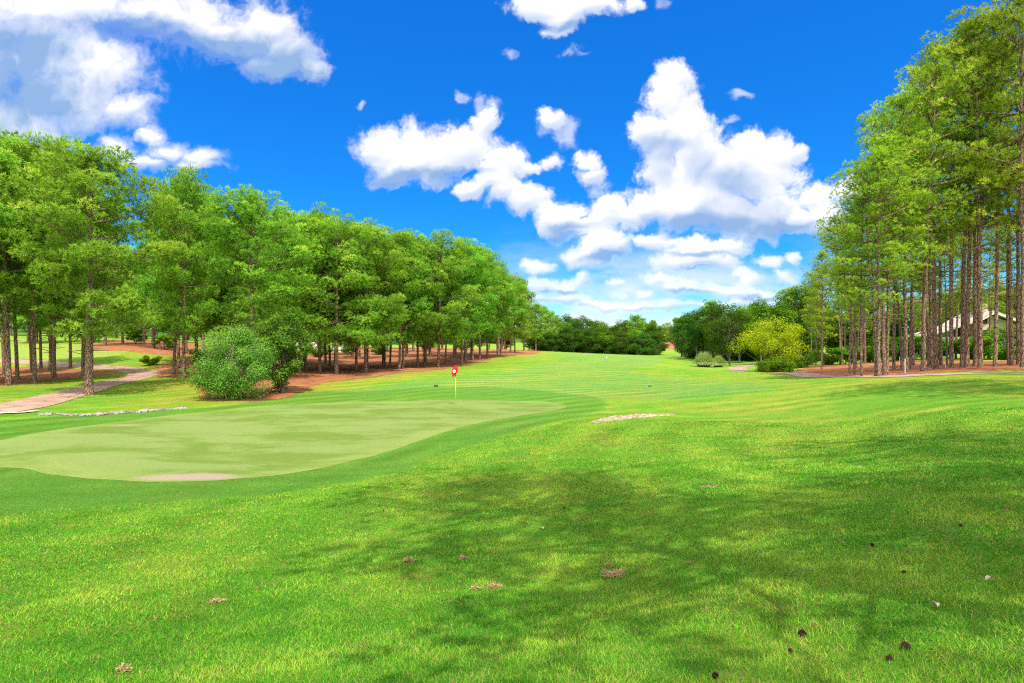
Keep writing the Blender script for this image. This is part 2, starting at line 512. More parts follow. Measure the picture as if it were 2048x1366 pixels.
# one sheet of ground, finest in front of the viewer
th = np.concatenate([np.arange(-60, 60.01, 0.22), np.arange(63, 300, 3.0)])
rr = [0.35]
while rr[-1] < 3200:
    r_ = rr[-1]
    rr.append(r_ * (1.05 if r_ < 3 else 1.0125 if r_ < 190 else 1.045))
rr = np.array(rr)
NT_, NR_ = len(th), len(rr)
TH, RR = np.meshgrid(np.radians(th), rr)          # rows = radii
GX = (RR * np.sin(TH)).ravel()
GY = (RR * np.cos(TH)).ravel()
GZ = height(GX, GY)
GX = np.append(GX, 0.0)
GY = np.append(GY, 0.0)
GZ = np.append(GZ, h1(0, 0))
i0 = (np.arange(NR_ - 1)[:, None] * NT_ + np.arange(NT_)[None]).ravel()
jn = (np.arange(NT_) + 1) % NT_
i1 = (np.arange(NR_ - 1)[:, None] * NT_ + jn[None]).ravel()
i2, i3 = i1 + NT_, i0 + NT_
TRI = np.concatenate([np.stack([i0, i1, i2], 1), np.stack([i0, i2, i3], 1), np.stack([np.full(NT_, NR_ * NT_), jn, np.arange(NT_)], 1)])
# rows run clockwise seen from above, so flip for upward normals
_t = TRI[0]
_nz = (GX[_t[1]] - GX[_t[0]]) * (GY[_t[2]] - GY[_t[0]]) - (GY[_t[1]] - GY[_t[0]]) * (GX[_t[2]] - GX[_t[0]])
if _nz < 0:
    TRI = TRI[:, [0, 2, 1]]


def tri_mesh(name, V, T, mat=None, attrs=None, smooth=True):
    me = bpy.data.meshes.new(name)
    V = np.asarray(V, np.float32)
    T = np.asarray(T, np.int32)
    me.vertices.add(len(V))
    me.vertices.foreach_set('co', V.ravel())
    me.loops.add(T.size)
    me.loops.foreach_set('vertex_index', T.ravel())
    me.polygons.add(len(T))
    k = T.shape[1]
    me.polygons.foreach_set('loop_start', np.arange(0, T.size, k, dtype=np.int32))
    try:
        me.polygons.foreach_set('loop_total', np.full(len(T), k, np.int32))
    except Exception:
        pass
    if smooth:
        me.polygons.foreach_set('use_smooth', np.ones(len(T), bool))
    for an, av in (attrs or {}).items():
        if np.ndim(av) == 2:
            a = me.attributes.new(an, 'FLOAT_VECTOR', 'POINT')
            a.data.foreach_set('vector', np.asarray(av, np.float32).ravel())
            continue
        a = me.attributes.new(an, 'FLOAT', 'POINT')
        a.data.foreach_set('value', np.asarray(av, np.float32))
    me.update(calc_edges=True)
    if mat:
        me.materials.append(mat)
    return me


def link(name, me, parent=None, label=None, cat=None, kind=None, group=None, loc=None):
    o = bpy.data.objects.new(name, me)
    COL.objects.link(o)
    if parent is not None:
        o.parent = parent
    if label:
        o['label'] = label
    if cat:
        o['category'] = cat
    if kind:
        o['kind'] = kind
    if group:
        o['group'] = group
    if loc is not None:
        o.location = loc
    return o


def sheet(name, poly, mat, lift, label, cat, rough=0.0, kind='structure', attrs_fn=None, seed=5):
    """a sheet cut out of the ground's own triangles along the outline, laid just above it"""
    P_ = np.array(poly)
    x0, y0 = P_.min(0) - 3
    x1, y1 = P_.max(0) + 3
    ok = (GX > x0) & (GX < x1) & (GY > y0) & (GY < y1)
    s = np.full(len(GX), -9.0)
    ids = np.nonzero(ok)[0]
    s[ids] = sdf(poly, GX[ids], GY[ids])
    if rough:
        s[ids] += rough * (fbm(GX[ids], GY[ids], 0.35, 5, 0.6, seed))
    ts = TRI[(s[TRI] > 0).any(1)]
    V = {}
    verts, tris = [], []

    def vid(key, co):
        if key not in V:
            V[key] = len(verts)
            verts.append(co)
        return V[key]
    full = (s[ts] > 0).all(1)
    co = lambda i: (GX[i], GY[i], GZ[i] + lift)
    for t, f in zip(ts.tolist(), full.tolist()):
        if f:
            tris.append([vid(i, co(i)) for i in t])
        else:
            poly_ = []
            for k in range(3):
                a, b = t[k], t[(k + 1) % 3]
                sa, sb = s[a], s[b]
                if sa > 0:
                    poly_.append(vid(a, co(a)))
                if (sa > 0) != (sb > 0):
                    q = sa / (sa - sb)
                    key = (min(a, b), max(a, b))
                    ca, cb = np.array(co(a)), np.array(co(b))
                    poly_.append(vid(key, tuple(ca + (cb - ca) * q)))
            for k in range(1, len(poly_) - 1):
                tris.append([poly_[0], poly_[k], poly_[k + 1]])
    me = tri_mesh(name, verts, tris, mat)
    va = np.array(verts)
    a = me.attributes.new('inset', 'FLOAT', 'POINT')
    a.data.foreach_set('value', sdf(poly, va[:, 0], va[:, 1]).astype(np.float32))
    return link(name, me, label=label, cat=cat, kind=kind)


# ------------------------------------------------------------------ ground materials
def new_mat(name):
    m = bpy.data.materials.new(name)
    m.use_nodes = True
    t = m.node_tree
    for n in list(t.nodes):
        t.nodes.remove(n)
    n = NT(t)
    out = n.new('ShaderNodeOutputMaterial')
    return m, n, out


def finish(n, out, color, rough=0.8, spec=0.2, bump=None, bdist=0.02, bstr=1.0, extra=None):
    p = n.new('ShaderNodeBsdfPrincipled')
    n.put(p.inputs['Base Color'], color)
    n.put(p.inputs['Roughness'], rough)
    p.inputs['Specular IOR Level'].default_value = spec
    if bump is not None:
        b = n.new('ShaderNodeBump')
        b.inputs['Distance'].default_value = bdist
        b.inputs['Strength'].default_value = bstr
        n.put(b.inputs['Height'], bump)
        n.link(b.outputs[0], p.inputs['Normal'])
    n.link(p.outputs[0], out.inputs[0])
    return p


def attr(n, name, color=False):
    a = n.new('ShaderNodeAttribute', attribute_name=name)
    return a.outputs['Color'] if color else a.outputs['Fac']


GRASS_RGB = dict(rough=(0.125, 0.290, 0.024), roughY=(0.285, 0.305, 0.040), apron=(0.082, 0.212, 0.026), fair=(0.132, 0.268, 0.050), green=(0.172, 0.232, 0.062))


def ground_material():
    m, n, out = new_mat('turf')
    tc = n.new('ShaderNodeTexCoord').outputs['Object']
    big = n.noise(tc, 0.16, 5, 0.6)
    mid = n.noise(tc, 1.1, 5, 0.65)
    fine = n.noise(tc, 14, 5, 0.75)
    vf = n.noise(tc, 75, 3, 0.8)
    st = n.v('MULTIPLY', tc, (0.35, 2.2, 1))
    mow = n.noise(st, 0.55, 4, 0.6, 0.6)
    jit = n.m('MULTIPLY', n.m('SUBTRACT', n.noise(tc, 3.0, 5, 0.7), 0.5), 1.3)
    apr = n.ramp(n.m('ADD', attr(n, 'apron'), jit), -0.25, 0.35)
    fai = n.ramp(attr(n, 'fairway'), -0.25, 0.3)
    fw2 = n.ramp(attr(n, 'fairway_two'), -0.3, 0.4)
    dry = n.ramp(n.m('ADD', n.m('MULTIPLY', big, 0.55), n.m('MULTIPLY', mid, 0.45)), 0.42, 0.60)
    base = n.mix(n.m('MULTIPLY', dry, 0.75), GRASS_RGB['rough'], GRASS_RGB['roughY'])
    wd = n.ramp(attr(n, 'woodside'), -6, 2)
    base = n.mix(n.m('MULTIPLY', wd, 0.45), base, (0.36, 0.25, 0.035))
    base = n.mix(n.m('MULTIPLY', fai, 0.85), base, n.mix(n.m('MULTIPLY', dry, 0.35), GRASS_RGB['fair'], GRASS_RGB['roughY']))
    base = n.mix(n.m('MULTIPLY', apr, n.m('MULTIPLY_ADD', mid, 0.7, 0.35)), base, GRASS_RGB['apron'])
    base = n.mix(n.m('MULTIPLY', fw2, 0.8), base, (0.24, 0.31, 0.06))
    # thatch flecks, blades' dark gaps, mowing bands
    brown = n.ramp(n.noise(tc, 5.0, 6, 0.8), 0.60, 0.72)
    base = n.mix(n.m('MULTIPLY', n.m('MULTIPLY', brown, 0.5), n.m('SUBTRACT', 1.0, n.m('MULTIPLY', apr, 0.8))), base, (0.28, 0.18, 0.06))
    # mower passes curving round the swale
    rr1 = n.v('LENGTH', n.v('SUBTRACT', tc, (15.0, 9.0, 0.0)))
    sx_ = n.new('ShaderNodeSeparateXYZ')
    n.link(tc, sx_.inputs[0])
    wob = n.m('MULTIPLY', n.m('MULTIPLY', n.m('SINE', n.m('MULTIPLY_ADD', sx_.outputs[0], 0.21, 1.0)), n.m('SINE', n.m('MULTIPLY', sx_.outputs[1], 0.17))), 1.6)
    mb = n.m('MULTIPLY', n.m('SINE', n.m('MULTIPLY', n.m('ADD', rr1, wob), 3.6)), n.ramp(n.noise(tc, 0.3, 3, 0.6), 0.40, 0.60))
    k = n.m('MULTIPLY', n.m('MULTIPLY_ADD', fine, 1.1, 0.47), n.m('MULTIPLY_ADD', mb, 0.17, 1.0))
    k = n.m('MULTIPLY', k, n.m('MULTIPLY_ADD', vf, 1.2, 0.42))
    k = n.m('MULTIPLY', k, n.m('MULTIPLY_ADD', mow, 0.5, 0.75))
    base = n.v('SCALE', base, k)
    bmp = n.m('ADD', n.m('MULTIPLY', fine, 0.5), vf)
    finish(n, out, base, 0.9, 0.02, bmp, 0.05, 0.9)
    return m


def green_material():
    m, n, out = new_mat('putting_turf')
    tc = n.new('ShaderNodeTexCoord').outputs['Object']
    st = n.v('MULTIPLY', tc, (0.35, 0.8, 1))
    band = n.noise(st, 0.6, 6, 0.7, 0.4)
    mid = n.noise(tc, 1.3, 5, 0.7)
    vf = n.noise(tc, 45, 4, 0.8)
    c = n.mix(n.ramp(band, 0.44, 0.60), GRASS_RGB['green'], (0.118, 0.182, 0.030))
    c = n.mix(n.m('MULTIPLY', n.ramp(mid, 0.52, 0.75), 0.35), c, (0.21, 0.23, 0.08))
    ring = n.ramp(attr(n, 'inset'), 1.1, 0.5)
    c = n.mix(n.m('MULTIPLY', ring, 0.3), c, (0.21, 0.27, 0.06))
    # worn sandy patch at the near edge, thin one at the back left
    for cx, cyy, rx, ry, s_ in WORN:
        d = n.v('LENGTH', n.v('MULTIPLY_ADD', tc, (1 / rx, 1 / ry, 0), (-cx / rx, -cyy / ry, 0)))
        d = n.m('ADD', d, n.m('MULTIPLY', n.m('SUBTRACT', mid, 0.5), 0.9))
        c = n.mix(n.m('MULTIPLY', n.ramp(d, 1.05, 0.55), s_), c, (0.30, 0.23, 0.175))
    c = n.v('SCALE', c, n.m('MULTIPLY_ADD', n.noise(tc, 9, 6, 0.8), 0.5, 0.75))
    c = n.v('SCALE', c, n.m('MULTIPLY_ADD', vf, 0.7, 0.65))
    finish(n, out, c, 0.9, 0.03, vf, 0.015, 0.6)
    return m


def straw_material():
    m, n, out = new_mat('pine_straw')
    tc = n.new('ShaderNodeTexCoord').outputs['Object']
    st = n.v('MULTIPLY', tc, (1.0, 1.6, 1))
    a = n.noise(st, 1.2, 5, 0.7)
    b = n.noise(st, 9, 5, 0.8, 0.5)
    c = n.mix(n.ramp(a, 0.35, 0.65), (0.27, 0.088, 0.040), (0.42, 0.175, 0.080))
    c = n.mix(n.ramp(b, 0.52, 0.72), c, (0.09, 0.035, 0.022))
    c = n.mix(n.m('MULTIPLY', n.ramp(n.noise(tc, 0.5, 4, 0.7), 0.56, 0.70), 0.5), c, (0.30, 0.31, 0.05))
    finish(n, out, c, 0.9, 0.1, b, 0.06, 1.0)
    return m


def path_material(name, c1, c2):
    m, n, out = new_mat(name)
    tc = n.new('ShaderNodeTexCoord').outputs['Object']
    a = n.noise(tc, 0.8, 4, 0.6)
    b = n.noise(tc, 25, 4, 0.8)
    c = n.mix(n.ramp(a, 0.35, 0.65), c1, c2)
    e = n.ramp(attr(n, 'inset'), 0.28, 0.02)
    c = n.mix(n.m('MULTIPLY', e, 0.5), c, (0.30, 0.17, 0.09))
    cr = n.new('ShaderNodeTexVoronoi', feature='DISTANCE_TO_EDGE')
    n.put(cr.inputs['Vector'], n.v('ADD', tc, n.v('SCALE', n.noise(tc, 1.5, 3, 0.6, out='Color'), 0.8)))
    cr.inputs['Scale'].default_value = 0.45
    c = n.mix(n.ramp(cr.outputs['Distance'], 0.018, 0.004), c, (0.10, 0.07, 0.06))
    c = n.v('SCALE', c, n.m('MULTIPLY_ADD', b, 0.5, 0.75))
    finish(n, out, c, 0.85, 0.2, b, 0.01, 0.6)
    return m


def sand_material():
    m, n, out = new_mat('bunker_sand')
    tc = n.new('ShaderNodeTexCoord').outputs['Object']
    b = n.noise(tc, 6, 5, 0.75)
    c = n.mix(n.ramp(b, 0.45, 0.66), (0.44, 0.36, 0.26), (0.22, 0.14, 0.09))
    e = n.ramp(attr(n, 'inset'), 0.7, 0.1)
    c = n.mix(n.m('MULTIPLY', e, n.ramp(n.noise(tc, 9, 4, 0.8), 0.45, 0.60)), c, (0.20, 0.14, 0.08))
    finish(n, out, c, 0.9, 0.1, b, 0.05, 0.8)
    return m


g_lo = ray(400, 950)[0]
g_hi = ray(250, 851)[0]
WORN = [(g_lo[0] - 0.1, g_lo[1] - 0.25, 1.5, 0.50, 0.9), (g_hi[0], g_hi[1], 0.9, 0.35, 0.5)]
straw_all = np.full(len(GX), -99.0)
for k_, p_ in STRAW.items():
    straw_all = np.maximum(straw_all, sdf(p_, GX, GY))
gm_attrs = {'apron': sdf(APRON, GX, GY), 'fairway': sdf(FAIRWAY, GX, GY), 'fairway_two': sdf(FAIRWAY2, GX, GY), 'woodside': straw_all}
TURF = ground_material()
ground = link('ground', tri_mesh('ground', np.stack([GX, GY, GZ], 1), TRI, TURF, gm_attrs), label='rolling mown grass of the golf course, sunlit and shadowed', cat='grass ground', kind='structure')
sheet('putting_green', GREEN, green_material(), 0.005, 'pale smooth kidney shaped putting green around the flagstick', 'putting green')
PATHM = path_material('path_paving', (0.33, 0.205, 0.15), (0.43, 0.285, 0.21))
sheet('cart_path', PATH_L, PATHM, 0.022, 'pinkish cart path curving past the pines on the left', 'path')
sheet('cart_path', PATH_R, PATHM, 0.022, 'narrow cart path running in front of the right hand pines', 'path')
sheet('path_kerb', CURB, path_material('kerb_concrete', (0.50, 0.45, 0.37), (0.58, 0.53, 0.44)), 0.05, 'pale concrete edging strip beside the left cart path', 'kerb')
STRAWM = straw_material()
for k_, lb in (('left_bed', 'orange pine straw under the trunks left of the cart path'), ('mid_bed', 'long orange pine straw bed under the left wood and around the bush'),
               ('far_left_bed', 'pine straw mound beyond the far left lawn'), ('right_bed', 'orange pine straw bed under the tall right hand pines'), ('gap_bed', 'small bare orange slope in the far gap between the woods')):
    sheet('pine_straw_bed', STRAW[k_], STRAWM, 0.014, lb, 'pine straw', rough=1.3 if k_ != 'gap_bed' else 3, seed=len(k_))
sheet('sand_bunker', BUNKER, sand_material(), 0.012, 'thin crescent of pale bunker sand behind the grassy mound', 'sand bunker', rough=0.10)

# ------------------------------------------------------------------ tree materials
def foliage_mat(name, c_lo, c_hi, c_warm, warm=0.12, trans=0.38, vary=0.25):
    m, n, out = new_mat(name)
    t = attr(n, 'tint')
    oi = n.new('ShaderNodeObjectInfo')
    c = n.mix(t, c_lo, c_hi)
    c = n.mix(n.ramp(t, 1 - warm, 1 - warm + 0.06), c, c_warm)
    hsv = n.new('ShaderNodeHueSaturation')
    n.put(hsv.inputs['Hue'], n.m('MULTIPLY_ADD', oi.outputs['Random'], 0.035, 0.4825))
    n.put(hsv.inputs['Value'], n.m('MULTIPLY_ADD', oi.outputs['Random'], vary, 1 - vary / 2))
    n.link(c, hsv.inputs['Color'])
    d = n.new('ShaderNodeBsdfDiffuse')
    n.link(hsv.outputs[0], d.inputs[0])
    tr = n.new('ShaderNodeBsdfTranslucent')
    n.put(tr.inputs[0], n.v('MULTIPLY', hsv.outputs[0], (1.15, 1.05, 0.5)))
    mx = n.new('ShaderNodeMixShader')
    mx.inputs[0].default_value = trans
    n.link(d.outputs[0], mx.inputs[1])
    n.link(tr.outputs[0], mx.inputs[2])
    n.link(mx.outputs[0], out.inputs[0])
    return m


def bark_mat(name, c1, c2, c3):
    m, n, out = new_mat(name)
    tc = n.new('ShaderNodeTexCoord').outputs['Object']
    st = n.v('MULTIPLY', tc, (1, 1, 0.32))
    vo = n.new('ShaderNodeTexVoronoi', feature='DISTANCE_TO_EDGE')
    n.put(vo.inputs['Vector'], n.v('ADD', st, n.v('SCALE', n.noise(st, 8, 3, 0.6, out='Color'), 0.08)))
    vo.inputs['Scale'].default_value = 10
    crack = n.ramp(vo.outputs['Distance'], 0.0, 0.10)
    a = n.noise(tc, 2.6, 4, 0.7)
    b = n.noise(tc, 22, 3, 0.8)
    c = n.mix(n.ramp(a, 0.38, 0.62), c1, c2)
    c = n.mix(n.ramp(b, 0.55, 0.68), c, (0.50, 0.41, 0.33))
    c = n.mix(crack, c3, c)
    finish(n, out, c, 0.9, 0.1, n.m('ADD', crack, n.m('MULTIPLY', b, 0.5)), 0.05, 1.0)
    return m


PINE_BARK = bark_mat('pine_bark', (0.40, 0.235, 0.155), (0.30, 0.205, 0.15), (0.075, 0.042, 0.03))
GREY_BARK = bark_mat('grey_bark', (0.30, 0.26, 0.22), (0.24, 0.20, 0.17), (0.10, 0.08, 0.06))
NEEDLE = foliage_mat('pine_needles', (0.060, 0.190, 0.020), (0.37, 0.68, 0.065), (0.46, 0.66, 0.08), trans=0.34)
NEEDLE_W = foliage_mat('pine_needles_warm', (0.080, 0.190, 0.018), (0.48, 0.68, 0.060), (0.60, 0.68, 0.08), warm=0.2, trans=0.34)
LEAF_DK = foliage_mat('leaves_dark', (0.030, 0.085, 0.010), (0.105, 0.215, 0.018), (0.20, 0.28, 0.02))
LEAF_MID = foliage_mat('leaves_mid', (0.065, 0.17, 0.010), (0.21, 0.40, 0.020), (0.36, 0.44, 0.03))
LEAF_BUSH = foliage_mat('leaves_bush', (0.085, 0.22, 0.025), (0.25, 0.49, 0.08), (0.36, 0.42, 0.09), vary=0.05)
LEAF_EVG = foliage_mat('leaves_evergreen', (0.05, 0.15, 0.015), (0.16, 0.33, 0.035), (0.26, 0.36, 0.05), vary=0.02)
LEAF_LT = foliage_mat('leaves_light', (0.13, 0.26, 0.02), (0.34, 0.50, 0.05), (0.48, 0.54, 0.06))
LEAF_YEL = foliage_mat('leaves_yellow', (0.20, 0.36, 0.010), (0.52, 0.64, 0.02), (0.70, 0.62, 0.05), vary=0.02)


# ------------------------------------------------------------------ tree shapes
def tubes(paths, sides=6):
    """one mesh from tapered polylines [(points Nx3, radii N)]"""
    V, T = [], []
    base = 0
    ang = np.arange(sides) / sides * 2 * PI
    for P_, rad in paths:
        P_ = np.asarray(P_, float)
        T_ = np.gradient(P_, axis=0)
        T_ /= np.linalg.norm(T_, axis=1)[:, None] + 1e-9
        ref = np.array([0.0, 0, 1]) if abs(T_[0, 2]) < 0.8 else np.array([1.0, 0, 0])
        A = np.cross(T_, ref)
        A /= np.linalg.norm(A, axis=1)[:, None] + 1e-9
        B = np.cross(T_, A)
        ring = P_[:, None] + (A[:, None] * np.cos(ang)[None, :, None] + B[:, None] * np.sin(ang)[None, :, None]) * np.asarray(rad)[:, None, None]
        n = len(P_)
        V.append(ring.reshape(-1, 3))
        i = (np.arange(n - 1)[:, None] * sides + np.arange(sides)[None]).ravel()
        j = (np.arange(n - 1)[:, None] * sides + ((np.arange(sides) + 1) % sides)[None]).ravel()
        T.append(np.concatenate([np.stack([i, i + sides, j], 1), np.stack([j, i + sides, j + sides], 1)]) + base)
        base += n * sides
    return np.concatenate(V), np.concatenate(T)


def unit(a):
    return a / (np.linalg.norm(a, axis=-1, keepdims=True) + 1e-9)


def tufts(rs, C, A, n, length, width, tint, N):
    """needle bursts: n slim triangles per tuft"""
    m = len(C)
    d = unit(rs.normal(size=(m, n, 3)) + A[:, None] * 1.1)
    side = unit(np.cross(d, N[:, None] + rs.normal(0, 0.30, (m, n, 3))))        # blades spread flat to the pad's surface
    L = length * rs.uniform(0.7, 1.15, (m, n, 1))
    base = C[:, None] + d * L * 0.08
    w = width * 0.5
    v = np.stack([base + side * w, base - side * w, C[:, None] + d * L], 2)
    tt = np.clip(tint[:, None, None] + rs.normal(0, 0.06, (m, n, 1)), 0, 1) * np.ones((1, 1, 3))
    return v.reshape(-1, 3), np.arange(m * n * 3).reshape(-1, 3), tt.ravel(), None


def pine(seed, H, cb, Rc, r0, nn=11, nl=0.25, nw=0.046, density=0.85, tpp=15, gap=1.15, limb=1.0, lean=0.0, top=0.35, crook=0.12, mat=None):
    """loblolly pine: straight bole, whorls of upswept limbs, needle tufts in pads"""
    rs = np.random.RandomState(seed)
    nz = int(H / 0.8) + 2
    z = np.linspace(-0.4, H, nz)
    bend = np.cumsum(rs.normal(0, crook * 0.35, (nz, 2)), 0) * 0.3
    bend -= bend[0]
    bend += np.outer(np.clip(z / H, 0, 1) ** 1.3, rs.normal(0, 1, 2) * lean)
    TP = np.column_stack([bend, z])
    tr = r0 * (1 - np.clip(z / H, 0, 1)) ** 0.75 + 0.025
    tr[z < 0.6] *= 1 + 0.35 * (0.6 - z[z < 0.6]).clip(0, 1)
    paths = [(TP, tr)]
    tp = lambda zz: np.array([np.interp(zz, z, TP[:, 0]), np.interp(zz, z, TP[:, 1]), zz])
    C, A, tin, NN = [], [], [], []
    # a few dead stubs below the crown
    for _ in range(int(5 + cb)):
        zz = rs.uniform(cb * 0.4, cb + 1.0)
        a = rs.uniform(0, 2 * PI)
        L = rs.uniform(0.3, 1.6)
        d = np.array([math.cos(a), math.sin(a), rs.uniform(-0.1, 0.3)])
        b = tp(zz)
        paths.append((np.array([b, b + d * L * 0.6, b + d * L + [0, 0, rs.uniform(-.2, .1)]]), [0.03, 0.02, 0.008]))
    zz = cb
    while zz < H - 0.25:
        t = (zz - cb) / (H - cb)
        prof = (0.62 + 0.38 * t / top) if t < top else max(0.08, (1 - ((t - top) / (1 - top)) ** 2.2)) ** 0.6
        nb = rs.randint(3, 6) if t < 0.85 else 4
        a0 = rs.uniform(0, 2 * PI)
        for k in range(nb):
            if rs.rand() < 0.10:
                continue
            az = a0 + k * 2 * PI / nb + rs.normal(0, 0.35)
            L = Rc * prof * rs.uniform(0.55, 1.18) * (1.15 if t < 0.2 and rs.rand() < 0.4 else 1)
            el0 = math.radians(-8 + 52 * t ** 1.1 + rs.normal(0, 8))
            el1 = el0 + math.radians(rs.uniform(5, 30))
            s = np.linspace(0, 1, 6)
            el = el0 + (el1 - el0) * s
            step = L / 5
            hz = np.concatenate([[0], np.cumsum(np.cos(el[:-1]) * step)])
            vz = np.concatenate([[0], np.cumsum(np.sin(el[:-1]) * step)])
            azs = az + np.cumsum(rs.normal(0, 0.07, 6))
            b0 = tp(zz)
            BP = np.column_stack([b0[0] + hz * np.cos(azs), b0[1] + hz * np.sin(azs), b0[2] + vz])
            br = (0.016 + 0.011 * L) * (1 - 0.85 * s) * limb
            paths.append((BP, br))
            # rounded pads of needle tufts along the outer limb and its side shoots
            npad = max(2, int(round(L * 1.15 * density)))
            for sv in np.linspace(0.38 if L > 1.2 else 0.1, 1.0, npad):
                q = np.array([np.interp(sv, s, BP[:, i]) for i in range(3)])
                for sg in ((-1, 1) if sv < 0.97 else (0,)):
                    if rs.rand() < 0.10:
                        continue
                    ta = az + sg * rs.uniform(0.6, 1.3)
                    tl = 0.0 if sg == 0 else min((0.30 + 0.26 * L * (1 - abs(sv - 0.6))) * rs.uniform(0.6, 1.2), 1.5)
                    td = np.array([math.cos(ta), math.sin(ta), rs.uniform(0.1, 0.5)])
                    c = q + td * tl
                    if tl > 0.3:
                        paths.append((np.array([q, q + td * tl * 0.5 - [0, 0, 0.04], c]), [0.016, 0.010, 0.004]))
                    pr = rs.uniform(0.40, 0.86) * (0.70 + 0.30 * min(L / 2.5, 1))
                    kt = int(tpp * (pr / 0.45) ** 2)
                    u_ = unit(rs.normal(size=(kt, 3)) + [0, 0, 0.55])
                    rad_ = pr * rs.uniform(0.60, 1.0, (kt, 1))
                    C.extend(c + u_ * rad_ * [1.1, 1.1, 0.82])
                    A.extend(u_ * 0.9 + [0, 0, 0.45])
                    NN.extend(u_ * 0.85 + [0.35 * math.cos(az), 0.35 * math.sin(az), 0.25])
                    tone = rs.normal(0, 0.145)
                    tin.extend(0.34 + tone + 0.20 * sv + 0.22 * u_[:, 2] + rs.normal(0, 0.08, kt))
        zz += rs.uniform(0.55, 0.95) * (1 - 0.35 * t) * gap
    for _ in range(7):
        C.append(tp(H) + rs.normal(0, 0.15, 3))
        A.append(np.array([0, 0, 1.0]))
        NN.append(np.array([0, 0, 1.0]))
        tin.append(0.6)
    v, t_, tt, nv = tufts(rs, np.array(C), unit(np.array(A)), nn, nl, nw, np.clip(np.array(tin), 0, 1), unit(np.array(NN)))
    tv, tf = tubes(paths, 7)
    return (tri_mesh('pine_trunk', tv, tf, PINE_BARK), tri_mesh('pine_crown', v, t_, mat or NEEDLE, {'tint': tt}, smooth=False))


def leaves(rs, C, N, size, tint, asp=0.6):
    """folded leaf sprays: one rhombus each"""
    m = len(C)
    a = unit(np.cross(N, rs.normal(size=(m, 3))))
    b = np.cross(N, a)
    s = size * rs.uniform(0.6, 1.3, (m, 1))
    v = np.stack([C - a * s, C + b * s * asp, C + a * s, C - b * s * asp], 1)
    return v.reshape(-1, 3), np.arange(m * 4).reshape(-1, 4), np.repeat(tint, 4)


def broadleaf(seed, H, W_, base, nclump, nleaf, lsize, mat, bark=GREY_BARK, r0=0.2, skew=0.15, stems=1, droop=0.0, pointed=0.0):
    rs = np.random.RandomState(seed)
    clump = []
    cz, rz = (H + base) / 2, (H - base) / 2
    tries = 0
    while len(clump) < nclump and tries < 4000:
        tries += 1
        p = rs.uniform(-1, 1, 3)
        rr_ = np.linalg.norm(p)
        if rr_ > 1 or rr_ < 0.35:
            continue
        lim = 1 - pointed * max(0, p[2])
        c = np.array([p[0] * W_ / 2 * lim, p[1] * W_ / 2 * lim, cz + p[2] * rz])
        c[:2] += rs.normal(0, skew * W_ * 0.2, 2)
        rc = W_ * rs.uniform(0.11, 0.20)
        clump.append((c, rc, rs.normal(0, 0.11)))
    Cs, Ns, ts, Nv = [], [], [], []
    per = nleaf // len(clump)
    for c, rc, tone in clump:
        d = unit(rs.normal(size=(per, 3)))
        r = rc * rs.uniform(0.25, 1.0, (per, 1)) ** 0.5
        r = r * (1 + 0.25 * np.sin(d[:, :1] * 7 + tone * 30) * np.cos(d[:, 1:2] * 6))
        sc = np.array([1.15, 1.15, 0.8])
        q = c + d * r * sc
        q[:, 2] -= droop * rs.rand(per) * rc
        Cs.append(q)
        Ns.append(unit(d * 0.8 + rs.normal(0, 0.38, (per, 3)) + [0, 0, 0.3]))
        Nv.append(unit(d * 0.8 + unit(c - [0, 0, cz])[None] * 0.4 + [0, 0, 0.2] + rs.normal(0, 0.25, (per, 3))))
        ts.append(np.clip(0.42 + tone + rs.normal(0, 0.15, per) + 0.12 * d[:, 2], 0, 1))
    v, f, tt = leaves(rs, np.concatenate(Cs), np.concatenate(Ns), lsize, np.concatenate(ts))
    paths = []
    for s_ in range(stems):
        a = s_ / max(stems, 1) * 2 * PI
        off = np.array([math.cos(a), math.sin(a), 0]) * (0.25 if stems > 1 else 0)
        n = 8
        zz = np.linspace(-0.4, max(base, H * 0.3) + rz * 0.9, n)
        sp = off[None] * (1 + zz[:, None] * 0.9 * (stems > 1)) + np.column_stack([np.cumsum(rs.normal(0, 0.06, n)), np.cumsum(rs.normal(0, 0.06, n)), np.zeros(n)])
        sp[:, 2] = zz
        paths.append((sp, r0 * (1 - 0.85 * np.linspace(0, 1, n)) + 0.02))
        for c, rc, tone in clump[s_::stems]:
            z0 = np.clip(c[2] - abs(c[0]) * 0.6 - rz * 0.35, zz[1], zz[-1])
            b = np.array([np.interp(z0, zz, sp[:, 0]), np.interp(z0, zz, sp[:, 1]), z0])
            mid = (b + c) / 2 + rs.normal(0, 0.15, 3) + [0, 0, 0.1 * H * 0.1]
            paths.append((np.array([b, mid, c]), [r0 * 0.3 + 0.01, r0 * 0.18 + 0.008, 0.01]))
            for _ in range(3):
                e = c + unit(rs.normal(size=3)) * rc * 0.9
                paths.append((np.array([c, (c + e) / 2 + rs.normal(0, .05, 3), e]), [r0 * 0.08 + 0.005, 0.008, 0.004]))
    tv, tf = tubes(paths, 6)
    return (tri_mesh('tree_trunk', tv, tf, bark), tri_mesh('tree_crown', v, f, mat, {'tint': tt}, smooth=False))


